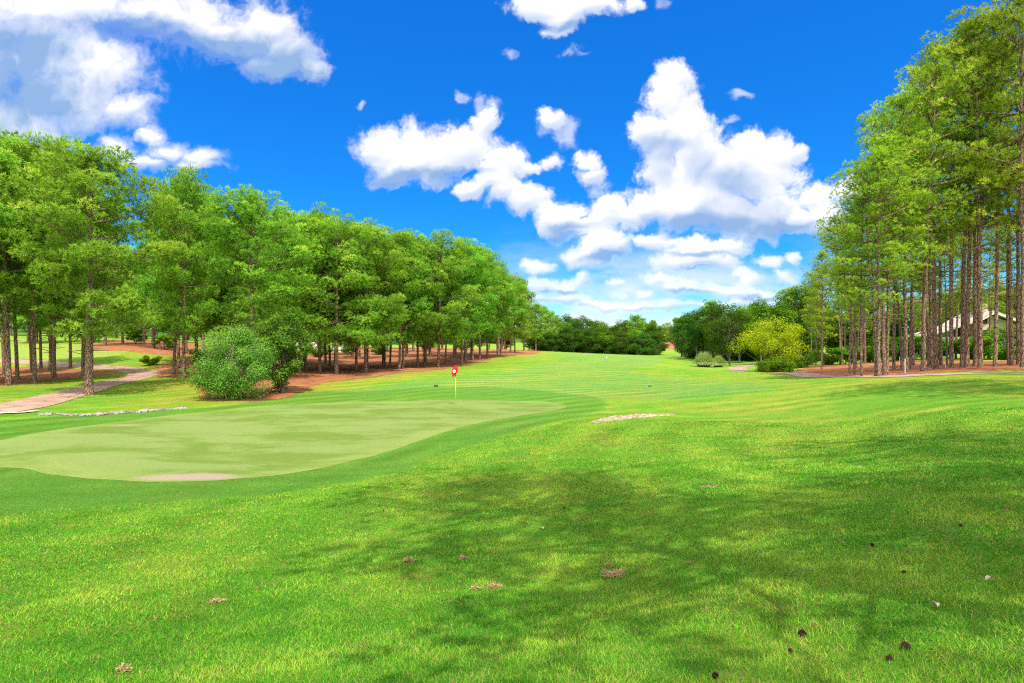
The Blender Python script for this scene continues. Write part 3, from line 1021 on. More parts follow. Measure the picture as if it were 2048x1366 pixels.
# library of tree shapes; instances share these meshes
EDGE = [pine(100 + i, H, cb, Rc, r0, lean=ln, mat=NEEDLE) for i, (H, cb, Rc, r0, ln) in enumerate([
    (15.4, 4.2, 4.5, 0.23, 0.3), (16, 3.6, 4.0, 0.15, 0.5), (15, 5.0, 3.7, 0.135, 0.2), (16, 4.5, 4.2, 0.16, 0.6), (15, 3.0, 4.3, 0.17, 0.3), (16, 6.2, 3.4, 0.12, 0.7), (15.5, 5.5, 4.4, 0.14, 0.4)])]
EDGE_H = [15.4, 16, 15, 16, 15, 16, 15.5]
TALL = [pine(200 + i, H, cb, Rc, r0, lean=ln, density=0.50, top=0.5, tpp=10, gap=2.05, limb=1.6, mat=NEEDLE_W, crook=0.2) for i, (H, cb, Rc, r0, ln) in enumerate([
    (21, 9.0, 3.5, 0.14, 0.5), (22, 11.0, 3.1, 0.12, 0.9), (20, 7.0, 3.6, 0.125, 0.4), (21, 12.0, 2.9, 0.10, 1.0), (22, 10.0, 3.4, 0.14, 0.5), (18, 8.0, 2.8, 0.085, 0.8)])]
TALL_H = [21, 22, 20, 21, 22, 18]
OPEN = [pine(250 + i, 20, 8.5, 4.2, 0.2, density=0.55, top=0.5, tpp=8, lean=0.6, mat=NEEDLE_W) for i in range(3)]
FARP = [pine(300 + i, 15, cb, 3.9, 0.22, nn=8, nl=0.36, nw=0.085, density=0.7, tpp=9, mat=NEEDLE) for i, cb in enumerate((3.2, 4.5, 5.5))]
DARKB = [broadleaf(400 + i, H, W_, b, 42, 9000, 0.17, LEAF_DK, r0=0.24, skew=0.25) for i, (H, W_, b) in enumerate([(13, 8.5, 1.8), (14, 9.5, 3.4), (12, 8.0, 1.0), (15, 8.0, 4.5)])]
MIDB = [broadleaf(420 + i, H, W_, b, 40, 8000, 0.19, LEAF_MID, r0=0.24) for i, (H, W_, b) in enumerate([(13, 9.5, 1.4), (14, 8.5, 2.2)])]
LIGHTB = [broadleaf(430 + i, 13, 9.0, 1.6, 36, 5000, 0.24, LEAF_LT, r0=0.24) for i in range(2)]
SHRUB = [broadleaf(440 + i, 2.4, 2.8, 0.1, 16, 3800, 0.085, LEAF_MID, r0=0.03, stems=3) for i in range(2)]
LIB = {'light': (LIGHTB, [13, 13]), 'open': (OPEN, [20] * 3), 'edge': (EDGE, EDGE_H), 'tall': (TALL, TALL_H), 'farp': (FARP, [15] * 3), 'dark': (DARKB, [13, 14, 12, 15]), 'mid': (MIDB, [13, 14]), 'shrub': (SHRUB, [2.4] * 2)}
trng = random.Random(5)


def plant(kind, var, x, y, H, label, cat, group, rz=None, wide=1.0, name=None, sink=0.0, meshes=None, tilt=0.0):
    lib, hs = LIB[kind] if meshes is None else ([meshes], [H])
    var %= len(lib)
    root = bpy.data.objects.new(name or {'dark': 'broadleaf_tree', 'mid': 'broadleaf_tree', 'light': 'broadleaf_tree', 'shrub': 'shrub'}.get(kind, 'pine_tree'), None)
    COL.objects.link(root)
    root.location = (x, y, h1(x, y) - sink)
    s = H / hs[var]
    root.scale = (s * wide, s * wide, s)
    root.rotation_euler = (tilt, 0, trng.uniform(0, 2 * PI) if rz is None else rz)
    root['label'] = label
    root['category'] = cat
    if group:
        root['group'] = group
    link('trunk', lib[var][0], root)
    link('crown', lib[var][1], root)
    return root


def interp(tab, x):
    return float(np.interp(x, [a for a, b in tab], [b for a, b in tab]))


ORD = ['leftmost', 'second', 'third', 'fourth', 'fifth', 'sixth', 'seventh', 'eighth', 'ninth', 'tenth', 'eleventh', 'twelfth', 'thirteenth', 'fourteenth', 'fifteenth', 'sixteenth', 'seventeenth', 'eighteenth', 'nineteenth', 'twentieth']
for a in ('twenty', 'thirty', 'forty', 'fifty'):
    ORD += [a + '-' + b for b in ('first', 'second', 'third', 'fourth', 'fifth', 'sixth', 'seventh', 'eighth', 'ninth')] + [{'twenty': 'thirtieth', 'thirty': 'fortieth', 'forty': 'fiftieth', 'fifty': 'sixtieth'}[a]]


def nth(i):
    return 'leftmost' if i == 0 else ORD[i] + ' from the left'


# --- left wood: trunk foot (px, py), top py, shape, width
TOP_L = [(-400, 250), (0, 280), (60, 318), (120, 308), (190, 322), (250, 345), (285, 385), (300, 372), (365, 350), (425, 385), (450, 415), (510, 408), (580, 440), (650, 440), (700, 455), (760, 468), (800, 478), (890, 482), (940, 495), (985, 525), (1020, 555), (1045, 580), (1062, 602), (1085, 618)]
LEFT = [
    (9, 752, None, 5, 0.95, 'pine at the left edge standing just behind a thicker trunk'),
    (18, 771, 278, 2, 1.0, 'tall thick pine nearest the left edge, rooted in orange straw'),
    (35, 758, 300, 5, 0.9, 'straight slender pine third from the left edge on orange straw'),
    (69, 766, 330, 2, 0.9, 'dark slender pine at the front of the straw between two thin trunks'),
    (63, 746, None, 5, 0.8, 'thin ivy-hung pine right behind the dark slender one'),
    (82, 738, None, 6, 0.8, 'thin pale-based pine beside the far bend of the left path'),
    (100, 742, None, 1, 0.8, 'dark pine behind and touching the straight one on the straw'),
    (107, 759, 312, 3, 0.95, 'straight pine on the straw midway between left edge and biggest pine'),
    (141, 737, None, 2, 0.85, 'isolated dark thin pine beside the left path, low leafy bough'),
    (168, 757, 340, 1, 0.9, 'pine tucked directly behind the biggest left trunk'),
    (178, 789, 318, 0, 1.0, 'big thick-trunked pine alone on the grass beside the left path'),
    (211, 692, None, 3, 1.0, 'small distant pine on the straw mound behind the left lawn'),
    (347, 750, 385, 5, 0.95, 'left one of the paired pines between path and round bush'),
    (357, 738, None, 6, 0.9, 'pine half hidden behind the paired pines near the bush'),
    (367, 758, 350, 1, 0.78, 'pale straight-trunked pine left of the round bush, the taller of the pair'),
    (393, 724, 400, 4, 0.9, 'dark leaning pine just behind the round bush, left side'),
    (505, 765, 405, 0, 1.0, 'broad domed pine rising behind the round bush'),
    (600, 745, 440, 4, 0.9, 'low-branched pine right of the round bush, foliage to the ground'),
    (611, 731, None, 5, 0.85, 'thin pine behind the low-branched one by the bush'),
    (640, 744, 438, 3, 0.9, 'fourth pine right of the round bush, pointed top'),
    (673, 749, 452, 4, 0.95, 'dark thick pine leading the wood edge right of the bush'),
    (660, 734, None, 6, 0.85, 'pale pine trunk just behind the dark leading one'),
    (712, 740, 455, 2, 0.9, 'pale-footed pine with drooping bright bough left of it'),
    (731, 744, 462, 4, 0.95, 'dark pine with crown hanging almost to the straw'),
    (780, 734, 470, 5, 0.95, 'slim pine left of the pale thick trunk at mid wood edge'),
    (799, 739, 476, 3, 0.95, 'pale thick pine trunk at mid wood edge, left of flag'),
    (806, 736, None, 1, 0.9, 'pine close behind the pale thick trunk at mid edge'),
    (835, 732, 480, 2, 0.9, 'slim pale pine between mid edge and flag'),
    (849, 729, None, 6, 0.9, 'thin dark pine behind slim pale one, left of flag'),
    (877, 734, 482, 4, 0.95, 'dark crooked pine just left of the flag'),
    (891, 723, None, 5, 0.9, 'pine directly behind and left of the red flag'),
    (923, 730, 488, 1, 0.95, 'pale-based pine just right of the red flag'),
    (931, 723, None, 0, 0.9, 'dark pine touching the pale-based one right of flag'),
    (945, 721, 498, 2, 0.9, 'second dark pine right of the pale-based one beyond the flag'),
    (960, 719, 505, 3, 0.9, 'stout dark pine halfway between flag and wood end'),
    (975, 716, 516, 4, 0.9, 'low-crowned pine next to the stout dark one'),
    (995, 714, 530, 5, 0.95, 'left one of twin pines near wood end'),
    (1001, 713, None, 6, 0.9, 'right one of twin pines near wood end'),
    (1021, 706, 556, 4, 0.9, 'fourth pine from the far end of the left wood'),
    (1030, 705, 565, 2, 0.9, 'third pine from the far end of the left wood'),
    (1048, 701.5, 585, 3, 0.9, 'second pine from the far end of the left wood'),
    (1064, 700.5, 602, 4, 0.9, 'last pine at the far end of the left wood edge'),
]
for i, (px, py, tpy, var, wd, lb) in enumerate(LEFT):
    x, y = ray(px, py)[0]
    z = h1(x, y)
    if tpy is None:
        tpy = interp(TOP_L, px) + 22
    H = (EYE + (683 - tpy) / FPX * y) - z
    H = min(max(H, 9), 19)
    far = y > 120
    plant('farp' if far else 'edge', var, x, y, H, lb, 'pine tree', 'pines along the edge of the left wood', wide=wd * (15.5 / H) ** 0.5, rz={10: 2.2}.get(i))
fill = []
for row, (d0, cnt, pa, pb) in enumerate(((1.16, 22, -260, 1040), (1.42, 20, -330, 1030), (1.8, 18, -380, 1020))):
    edgeD = [(-400, 46), (0, 60), (330, 66), (420, 62), (560, 52), (700, 56), (800, 62), (900, 74), (1000, 98), (1045, 125)]
    for k in range(cnt):
        px = pa + (pb - pa) * (k + 0.5 + trng.uniform(-0.35, 0.35)) / cnt
        D = interp(edgeD, px) * d0 * trng.uniform(0.93, 1.07)
        if -400 < px < 300 and D < 105:
            D = trng.uniform(102, 150) if row else trng.uniform(100, 112)   # beyond the second lawn
            if 0 < px < 60 and row == 0:
                continue
        fill.append((row, px, D))
rown = ('second', 'third', 'back')
for row in range(3):
    its = sorted([f for f in fill if f[0] == row], key=lambda f: f[1])
    vis = 0
    for _, px, D in its:
        x, y, z = at(px, D)
        lim = EYE + (683 - (interp(TOP_L, px) + 14)) / FPX * D - z
        H = min(lim, trng.uniform(14.5, 17.5))
        if px < 300:
            H = min(H, 15)
        lb = f'pine in the {rown[row]} row inside the left wood, {nth(vis)}'
        vis += 1
        plant('farp' if D > 75 else 'edge', trng.randrange(7), x, y, H, lb, 'pine tree', 'pines deeper inside the left wood', wide=trng.uniform(0.9, 1.1))
# beyond the left frame
for k, (px, D, H) in enumerate(((-90, 40, 18), (-230, 44, 18), (-420, 38, 17), (-160, 55, 17), (-700, 34, 18))):
    x, y, z = at(px, D)
    plant('edge', k, x, y, H, f'pine just outside the left border, {nth(4 - k) if k else "nearest to it"}', 'pine tree', 'pines outside the left border')

# --- right wood
RIGHT = [
    (1622, 729, 520, 5, 'slim shaded pine at the far left end of the right wood'),
    (1645, 733, 470, 2, 'full-crowned yellowish pine second from the far end of the right wood'),
    (1681, 729, 432, 0, 'pale-footed pine set back behind the first paired trunks'),
    (1699, 748, 405, 5, 'left one of the first pair of close trunks, right wood'),
    (1708, 749, 365, 3, 'right one of the first pair of close trunks, right wood'),
    (1723, 753, 330, 5, 'reddish slender pine between first pair and bright pale trunk'),
    (1730, 727, None, 2, 'distant thin pine seen between the reddish slender and bright trunks'),
    (1751, 753, 310, 3, 'brown trunk hugging the left side of the bright pale one'),
    (1758, 753.5, 262, 2, 'bright pale sunlit trunk nearest to the grass, right wood'),
    (1769, 751, 235, 4, 'broad shaded trunk just right of the bright pale one'),
    (1774, 750, None, 5, 'pinkish pine trunk pressed against the broad shaded one'),
    (1788, 740, 215, 1, 'flared-foot pine alone in the gap on orange straw'),
    (1803, 738, None, 3, 'pine beside the thin white stake'),
    (1813, 745, 180, 5, 'crooked thin pine right of the thin white stake'),
    (1826, 731, 160, 2, 'thin pine set back left of the dark leaning trunk'),
    (1846, 743, 105, 0, 'dark thick leaning trunk at the centre of the right wood'),
    (1857, 734, None, 3, 'slim pine behind the dark thick leaning trunk'),
    (1863, 736, None, 5, 'slim dark pine left of the straight reddish trunk'),
    (1871, 738, 80, 4, 'straight reddish trunk reaching high, left of the house'),
    (1882, 731, None, 2, 'slim forked pine in front of the left house gable'),
    (1903, 737, 90, 1, 'slender dark pine in front of the house roof'),
    (1912, 718, None, 3, 'thin pale pine standing close to the house'),
    (1925, 735, 55, 0, 'left trunk of the thick twin pines before the house'),
    (1934, 735.5, 62, 4, 'right trunk of the thick twin pines before the house'),
    (1950, 733, 25, 1, 'thick rough trunk right of the twin pines'),
    (1960, 736, 20, 2, 'leaning pale-footed pine touching the thick rough trunk'),
    (1978, 717, None, 3, 'thin bright pine against the beige house wall'),
    (1991, 734, -20, 5, 'curved slim pine bending left before the house roof'),
    (2023, 731, -60, 4, 'stout knotty pine second from the right border'),
    (2036, 730, None, 1, 'dark pine behind the last trunk at the right border'),
    (2046, 735, -90, 0, 'last trunk cut by the right border'),
]
TOP_R = [(1560, 590), (1600, 545), (1640, 470), (1680, 432), (1705, 390), (1720, 330), (1754, 275), (1795, 180), (1828, 132), (1853, 92), (1900, 71), (1941, 40), (1990, 0), (2400, -200)]
for i, (px, py, tpy, var, lb) in enumerate(RIGHT):
    x, y = ray(px, py)[0]
    z = h1(x, y)
    if tpy is None:
        tpy = interp(TOP_R, px) + 40
    tpy = max(tpy, interp(TOP_R, px - 26))            # crowns reach out left of their boles
    H = min(max((EYE + (683 - tpy) / FPX * y) - z, 9), 24)
    plant('tall', var, x, y, H, lb, 'pine tree', 'tall pines of the right wood', wide=(21 / H) ** 0.4 * (0.9 if H > 20 else 0.95))
fr = []
for row, (d0, cnt) in enumerate(((1.35, 9), (1.8, 11), (2.4, 12))):
    base = [(1610, 52), (1700, 44), (1800, 38), (2048, 34), (2300, 32)]
    for k in range(cnt):
        px = 1615 + 560 * (k + 0.5 + trng.uniform(-0.35, 0.35)) / cnt
        D = interp(base, px) * d0 * trng.uniform(0.92, 1.08)
        x, y, z = at(px, D)
        if 1862 < px < 2060 and 74 < D < 100:
            D = 103
            x, y, z = at(px, D)
        lim = EYE + (683 - (interp(TOP_R, px - 26) + 26)) / FPX * D - z
        fr.append((row, px, D, min(lim, trng.uniform(11.5, 15))))
for row in range(3):
    its = sorted([f for f in fr if f[0] == row], key=lambda f: f[1])
    for k, (_, px, D, H) in enumerate(its):
        x, y, z = at(px, D)
        plant('tall', trng.randrange(6), x, y, H, f'pine in the {rown[row]} row inside the right wood, {nth(k)}', 'pine tree', 'pines deeper inside the right wood', wide=1.0)
# beyond the right frame and behind the viewer: these cast the shade across the near grass
SHADE = [(38, 37, 23), (33, 29, 23), (42, 40, 22), (30.5, 22, 22)]
NEARSH = [(11.8, 2.6, 19, 'tall', 0, 1.15), (22, 14.5, 22, 'open', 2, 0.9), (3.35, 0.9, 19, 'tall', 2, 1.1), (8.6, -3.2, 20, 'tall', 4, 1.2), (7.4, -5.2, 19, 'tall', 4, 1.15), (2.8, -7.7, 18, 'tall', 0, 1.1)]
for k, (x, y, H) in enumerate(SHADE):
    plant('tall', k, x, y, H, f'pine outside the right border beside the path, {ORD[k] if k else "first"} one', 'pine tree', 'pines outside the right border')
for k, (x, y, H, kd_, var_, wd_) in enumerate(NEARSH):
    plant(kd_, var_, x, y, H, f'pine near the viewer casting shade on the near grass, {ORD[k] if k else "first"} one', 'pine tree', 'pines round the viewer', wide=wd_, rz=k * 1.3)


# --- dark trees right of centre
MIDR = [
    (1364, 715, 645, 'dark', 2), (1371, 717, 628, 'dark', 0), (1392, 712, 616, 'dark', 3), (1403, 717, 612, 'dark', 1), (1422, 722, 606, 'farp', 2), (1440, 718, 610, 'dark', 0), (1459, 729, 607, 'dark', 1),
    (1478, 718, 606, 'mid', 1), (1500, 722, 610, 'dark', 2), (1522, 720, 603, 'dark', 3), (1545, 722, 598, 'mid', 0), (1565, 724, 592, 'dark', 1), (1583, 726, 582, 'farp', 1), (1600, 728, 572, 'dark', 0),
]
for i, (px, py, tpy, kd, var) in enumerate(MIDR):
    D = {0: 150, 6: 96}.get(i, 112 + (i * 37 % 23))
    if i > 9:
        D = 92 + i
    x, y, z = at(px, D)
    H = (EYE + (683 - tpy) / FPX * y) - z
    plant(kd, var, x, y, H, f'dark tree behind the pampas grass and yellow tree, {nth(i)}', 'pine tree' if kd == 'farp' else 'tree', 'dark trees right of centre', wide=0.95)
bk = 0
for px in range(1385, 1640, 30):
    D = 150 + (px * 7 % 17)
    x, y, z = at(px + trng.uniform(-8, 8), D)
    tp_ = interp([(1350, 650), (1380, 630), (1450, 614), (1550, 606), (1640, 585)], px) + 8
    plant('dark', px // 30, x, y, (EYE + (683 - tp_) / FPX * y) - z, f'tree filling the back of the dark grove, {nth(bk)}', 'tree', 'back of the dark grove', wide=1.15)
    bk += 1

# --- trees closing the fairway
FARC = [(1072, 612, 'farp', 1), (1088, 618, 'farp', 0), (1100, 626, 'farp', 2), (1118, 633, 'mid', 0), (1135, 631, 'dark', 0), (1152, 634, 'dark', 3), (1166, 630, 'dark', 1), (1182, 640, 'dark', 2), (1197, 639, 'mid', 1), (1212, 646, 'mid', 0), (1226, 651, 'dark', 0),
        (1243, 645, 'mid', 1), (1258, 631, 'dark', 1), (1272, 633, 'farp', 2), (1285, 636, 'dark', 3), (1298, 641, 'mid', 0), (1310, 650, 'dark', 2), (1320, 668, 'dark', 2)]
for i, (px, tpy, kd, var) in enumerate(FARC):
    D = 185 + (i * 53 % 31) if px > 1110 else 165 + i * 9
    x, y, z = at(px, D)
    H = (EYE + (683 - tpy) / FPX * y) - z
    plant(kd, var, x, y, max(H, 5), f'dark tree closing the far end of the fairway, {nth(i)}', 'pine tree' if kd == 'farp' else 'tree', 'trees closing the fairway', wide=1.0)
lows = [(px, 172 + (px * 13 % 11), 6.5 + (px % 5) * 0.6) for px in range(1074, 1318, 13)]
for k, (px, D, H) in enumerate(lows):
    x, y, z = at(px, D)
    plant(('dark', 'mid')[k % 4 == 3], 2 if k % 4 != 3 else 0, x, y, H, f'low dark tree under the far treeline, {nth(k)}', 'tree', 'low trees under the far treeline', wide=1.5, sink=1.2)
for k, px in enumerate(range(1380, 1625, 15)):
    D = 128 + (px * 11 % 13)
    x, y, z = at(px, D)
    plant('dark', 2, x, y, 4.6 + (px % 4) * 0.6, f'low dark shrubby tree under the grove right of centre, {nth(k)}', 'tree', 'low trees under the dark grove', wide=1.5, sink=0.9)
hk = 0
for row, D in enumerate((330, 400)):
    for px in range(1190, 1420, 19):
        x, y, z = at(px + trng.uniform(-6, 6) + row * 9, D)
        tp_ = interp([(1190, 652), (1260, 645), (1320, 640), (1345, 636), (1420, 640)], px) + trng.uniform(-3, 4) + (6 if row == 0 else 0)
        if row == 0 and 1325 < px < 1362:
            tp_ += 8
        H = (EYE + (683 - tp_) / FPX * y) - z
        plant('light', hk, x, y, H, f'light green tree on the distant slope, {("nearer", "farther")[row]} rank, {nth(hk % 13)}', 'tree', 'light green trees on the distant slope', wide=0.9)
        hk += 1

# --- single plants
def specimen(name, meshes, px, py, H, label, cat, rz=0.0, D=None):
    if D is None:
        x, y = ray(px, py)[0]
    else:
        x, y, _ = at(px, D)
    return plant('x', 0, x, y, H, label, cat, None, rz=rz, name=name, meshes=meshes)


specimen('round_bush', broadleaf(501, 4.3, 4.5, 0.1, 60, 34000, 0.050, LEAF_BUSH, r0=0.05, stems=5, skew=0.05, droop=0.6, pointed=0.35), 470, 798, 4.3, 'big round light green bush at the left edge of the green', 'bush')
specimen('evergreen_tree', broadleaf(502, 5.6, 3.6, 0.3, 44, 15000, 0.085, LEAF_EVG, r0=0.10, skew=0.2), 562, 783, 5.6, 'dense dark evergreen touching the right side of the round bush', 'tree', D=38.5)
specimen('yellow_tree', broadleaf(503, 6.8, 6.7, 1.2, 54, 17000, 0.085, LEAF_YEL, r0=0.14, stems=3, skew=0.35), 1540, 748, 6.8, 'bright yellow-green tree in front of the dark grove', 'tree', D=72)
specimen('shrub', broadleaf(504, 2.0, 4.0, 0.0, 34, 11000, 0.085, LEAF_MID, r0=0.04, stems=4), 1547, 749, 2.3, 'dark green shrub under the yellow tree', 'shrub', D=69.5)
SHR = [(300, 62, 1.3), (420, 60, 2.4), (330, 92, 2.6), (275, 104, 2.8), (640, 92, 2.6), (760, 104, 2.8), (850, 118, 3.0), (930, 130, 3.0), (560, 90, 3.0), (700, 98, 2.6),
       (1625, 92, 2.4), (1660, 84, 3.0), (1695, 80, 2.6), (1740, 78, 3.2), (1772, 74, 3.6), (1800, 78, 3.2), (1835, 76, 3.4), (1868, 70, 3.0), (1890, 68, 2.6), (1945, 66, 3.2), (2000, 60, 3.6), (2030, 62, 3.8), (1597, 80, 2.6), (1960, 70, 2.4), (1575, 96, 2.2)]
for k, (px, D, H) in enumerate(sorted(SHR)):
    x, y, z = at(px, D)
    plant('shrub', k, x, y, H, f'leafy green shrub among the trunks, {nth(k)}', 'shrub', 'undergrowth shrubs in the woods', wide=1.2)

# low leafy trees closing the view behind both woods
bl = []
for px in list(range(-340, 1075, 34)):
    bl.append(('left', px, interp([(-340, 165), (300, 150), (600, 130), (900, 165), (1075, 215)], px)))
for px in list(range(1600, 2300, 34)):
    bl.append(('right', px, interp([(1600, 118), (1800, 108), (2300, 100)], px)))
for side in ('left', 'right'):
    sub = [b for b in bl if b[0] == side]
    for k, (_, px, D) in enumerate(sub):
        x, y, z = at(px + trng.uniform(-8, 8), D * trng.uniform(0.95, 1.05))
        if side == 'left':
            tp_ = interp(TOP_L, px) + 60
        else:
            tp_ = interp(TOP_R, px) + 70
        H = min(EYE + (683 - tp_) / FPX * D - z, trng.uniform(9, 12.5))
        plant(('dark', 'mid')[k % 2], 2 if k % 2 == 0 else k, x, y, H, f'leafy tree closing the back of the {side} wood, {nth(k)}', 'tree', f'leafy trees behind the {side} wood', wide=1.2)

# far wooded hills round the horizon
ha = np.radians(np.arange(0, 360, 0.25))
hr = np.array([560, 600, 640, 700, 780, 900.0])
hz_ = np.array([-6, 6, 11, 14, 16, 10.0])
HA, HR = np.meshgrid(ha, hr)
HZ = hz_[:, None] + 4 * fbm(np.cos(HA) * 6 + 9, np.sin(HA) * 6 + 9, 1.0, 3, 0.5, 7) + 2.0 * fbm(HA * 60, HR * 0.1, 1.0, 3, 0.7, 8)
HZ[0] = -8
nA = len(ha)
i_ = (np.arange(5)[:, None] * nA + np.arange(nA)[None]).ravel()
j_ = (np.arange(5)[:, None] * nA + ((np.arange(nA) + 1) % nA)[None]).ravel()
hm, hn, ho = new_mat('far_wood')
htc = hn.new('ShaderNodeTexCoord').outputs['Object']
hb = hn.noise(htc, 0.12, 6, 0.75)
finish(hn, ho, hn.mix(hn.ramp(hb, 0.4, 0.62), (0.03, 0.075, 0.012), (0.12, 0.22, 0.03)), 0.9, 0.05, hb, 6.0, 1.0)
link('hills', tri_mesh('hills', np.stack([HR * np.sin(HA), HR * np.cos(HA), HZ], -1).reshape(-1, 3), np.stack([i_, i_ + nA, j_ + nA, j_], 1), hm), label='low wooded hills on the horizon', cat='hills', kind='structure')

# ------------------------------------------------------------------ small built things
def simple_mat(name, rgb, rough=0.6, var=0.15, scale=8.0, spec=0.2, bump=0.01):
    m, n, out = new_mat(name)
    tc = n.new('ShaderNodeTexCoord').outputs['Object']
    b = n.noise(tc, scale, 4, 0.7)
    finish(n, out, n.v('SCALE', n.mix(0.0, rgb, rgb), n.m('MULTIPLY_ADD', b, 2 * var, 1 - var)), rough, spec, b, bump, 0.6)
    return m


class MB:
    """collects boxes, rods, lathes and plates into one mesh"""
    def __init__(self):
        self.v, self.f = [], []

    def add(self, v, f):
        b = len(self.v)
        self.v += [tuple(map(float, p)) for p in v]
        self.f += [tuple(b + i for i in q) for q in f]
        return self

    def box(self, x0, x1, y0, y1, z0, z1):
        return self.add([(x, y, z) for z in (z0, z1) for y in (y0, y1) for x in (x0, x1)],
                        [(0, 2, 3, 1), (4, 5, 7, 6), (0, 1, 5, 4), (2, 6, 7, 3), (0, 4, 6, 2), (1, 3, 7, 5)])

    def lathe(self, prof, n=14, c=(0, 0, 0)):
        v, f = [], []
        for r, z in prof:
            v += [(c[0] + r * math.cos(2 * PI * k / n), c[1] + r * math.sin(2 * PI * k / n), c[2] + z) for k in range(n)]
        for i in range(len(prof) - 1):
            for k in range(n):
                f.append((i * n + k, i * n + (k + 1) % n, (i + 1) * n + (k + 1) % n, (i + 1) * n + k))
        f.append(tuple(range(n - 1, -1, -1)))
        f.append(tuple((len(prof) - 1) * n + k for k in range(n)))
        return self.add(v, f)

    def prism(self, pts, a, b, axis='y'):
        """polygon (x, z) extruded from y=a to y=b"""
        n = len(pts)
        v = [(p[0], a, p[1]) for p in pts] + [(p[0], b, p[1]) for p in pts]
        f = [tuple(range(n)), tuple(range(2 * n - 1, n - 1, -1))]
        f += [(i, i + n, (i + 1) % n + n, (i + 1) % n) for i in range(n)]
        return self.add(v, f)

    def build(self, name, mat, parent=None, smooth=False, **kw):
        me = bpy.data.meshes.new(name)
        me.from_pydata(self.v, [], self.f)
        me.materials.append(mat)
        if smooth:
            for p in me.polygons:
                p.use_smooth = True
        import bmesh
        bm = bmesh.new()
        bm.from_mesh(me)
        bmesh.ops.recalc_face_normals(bm, faces=bm.faces)
        bm.to_mesh(me)
        bm.free()
        return link(name, me, parent, **kw)


def empty(name, loc, label, cat, group=None, rz=0.0, sc=1.0):
    o = bpy.data.objects.new(name, None)
    COL.objects.link(o)
    o.location = loc
    o.rotation_euler = (0, 0, rz)
    o.scale = (sc, sc, sc)
    o['label'] = label
    o['category'] = cat
    if group:
        o['group'] = group
    return o


# flagstick: yellow pole, dark ferrule, limp red flag with a white roundel, cup in the turf
fx, fy = ray(911.5, 811)[0]
fz = h1(fx, fy)
fr_ = empty('flagstick', (fx, fy, fz), 'yellow flagstick with a limp red flag standing in the putting green', 'flagstick')
YEL = simple_mat('yellow_paint', (0.85, 0.66, 0.06), 0.4)
BLK = simple_mat('black_plastic', (0.02, 0.02, 0.02), 0.5)
RED = simple_mat('red_cloth', (0.72, 0.02, 0.05), 0.8, 0.1)
WHT = simple_mat('white_paint', (0.82, 0.82, 0.80), 0.6, 0.06)
MB().lathe([(0.014, -0.10), (0.014, 1.50)], 10).build('pole', YEL, fr_, smooth=True)
MB().lathe([(0.015, 1.50), (0.015, 2.16), (0.022, 2.17), (0.022, 2.20), (0.006, 2.22)], 10).build('ferrule', BLK, fr_, smooth=True)
MB().lathe([(0.056, -0.09), (0.058, 0.004), (0.052, 0.004), (0.050, -0.085)], 18).build('cup', BLK, fr_)
# draped cloth: upper edge gathered at the stick, body hanging as folds to a pointed corner
NUc, NVc = 16, 14
cv = []
for j in range(NVc + 1):
    t = j / NVc
    zt = 2.14 - 0.53 * t
    half_l = 0.03 + 0.19 * math.sin(min(t / 0.62, 1) * PI / 2) ** 1.3 * (1 if t < 0.62 else 1 - (t - 0.62) / 0.38 * 0.45)
    half_r = 0.05 + 0.12 * math.sin(min(t / 0.62, 1) * PI / 2) ** 1.2 * (1 if t < 0.62 else 1 - (t - 0.62) / 0.38 * 1.0)
    for i in range(NUc + 1):
        s_ = i / NUc
        xx = -0.02 - half_l + s_ * (half_l + half_r)
        fold = 0.045 * math.sin(s_ * 9 + t * 2) * (0.3 + t)
        sag = -0.10 * (1 - s_) * t ** 2 + 0.07 * max(0, t - 0.55) * s_ * 2
        cv.append((xx, -0.03 + fold, zt + sag))
cf = [(j * (NUc + 1) + i, j * (NUc + 1) + i + 1, (j + 1) * (NUc + 1) + i + 1, (j + 1) * (NUc + 1) + i) for j in range(NVc) for i in range(NUc)]
fo = MB().add(cv, cf).build('flag', RED, fr_, smooth=True)
sm = fo.modifiers.new('thickness', 'SOLIDIFY')
sm.thickness = 0.006
# roundel printed on the cloth, with a small dark figure
def on_cloth(cx, cz, rad, n=20, dy=-0.014, name='roundel', mat=WHT, sx=1.0):
    v, f = [(0, 0, 0)], []
    rows = [0.0, 0.5, 1.0]
    pts = []
    for r_ in rows:
        for k in range(n):
            a = 2 * PI * k / n
            X = cx + math.cos(a) * rad * r_ * sx
            Z = cz + math.sin(a) * rad * r_
            q = min(cv, key=lambda p: (p[0] - X) ** 2 + (p[2] - Z) ** 2)
            pts.append((X, q[1] + dy, Z))
    ff = [(i * n + k, i * n + (k + 1) % n, (i + 1) * n + (k + 1) % n, (i + 1) * n + k) for i in range(1, 2) for k in range(n)] + [tuple(n + k for k in range(n))]
    return MB().add(pts, ff).build(name, mat, fo)
on_cloth(-0.075, 1.83, 0.088)
BLU = simple_mat('navy_print', (0.03, 0.05, 0.22), 0.7)
on_cloth(-0.09, 1.855, 0.022, 10, -0.022, 'figure_print', BLU)
on_cloth(-0.068, 1.815, 0.030, 10, -0.022, 'figure_print', BLU, sx=0.7)

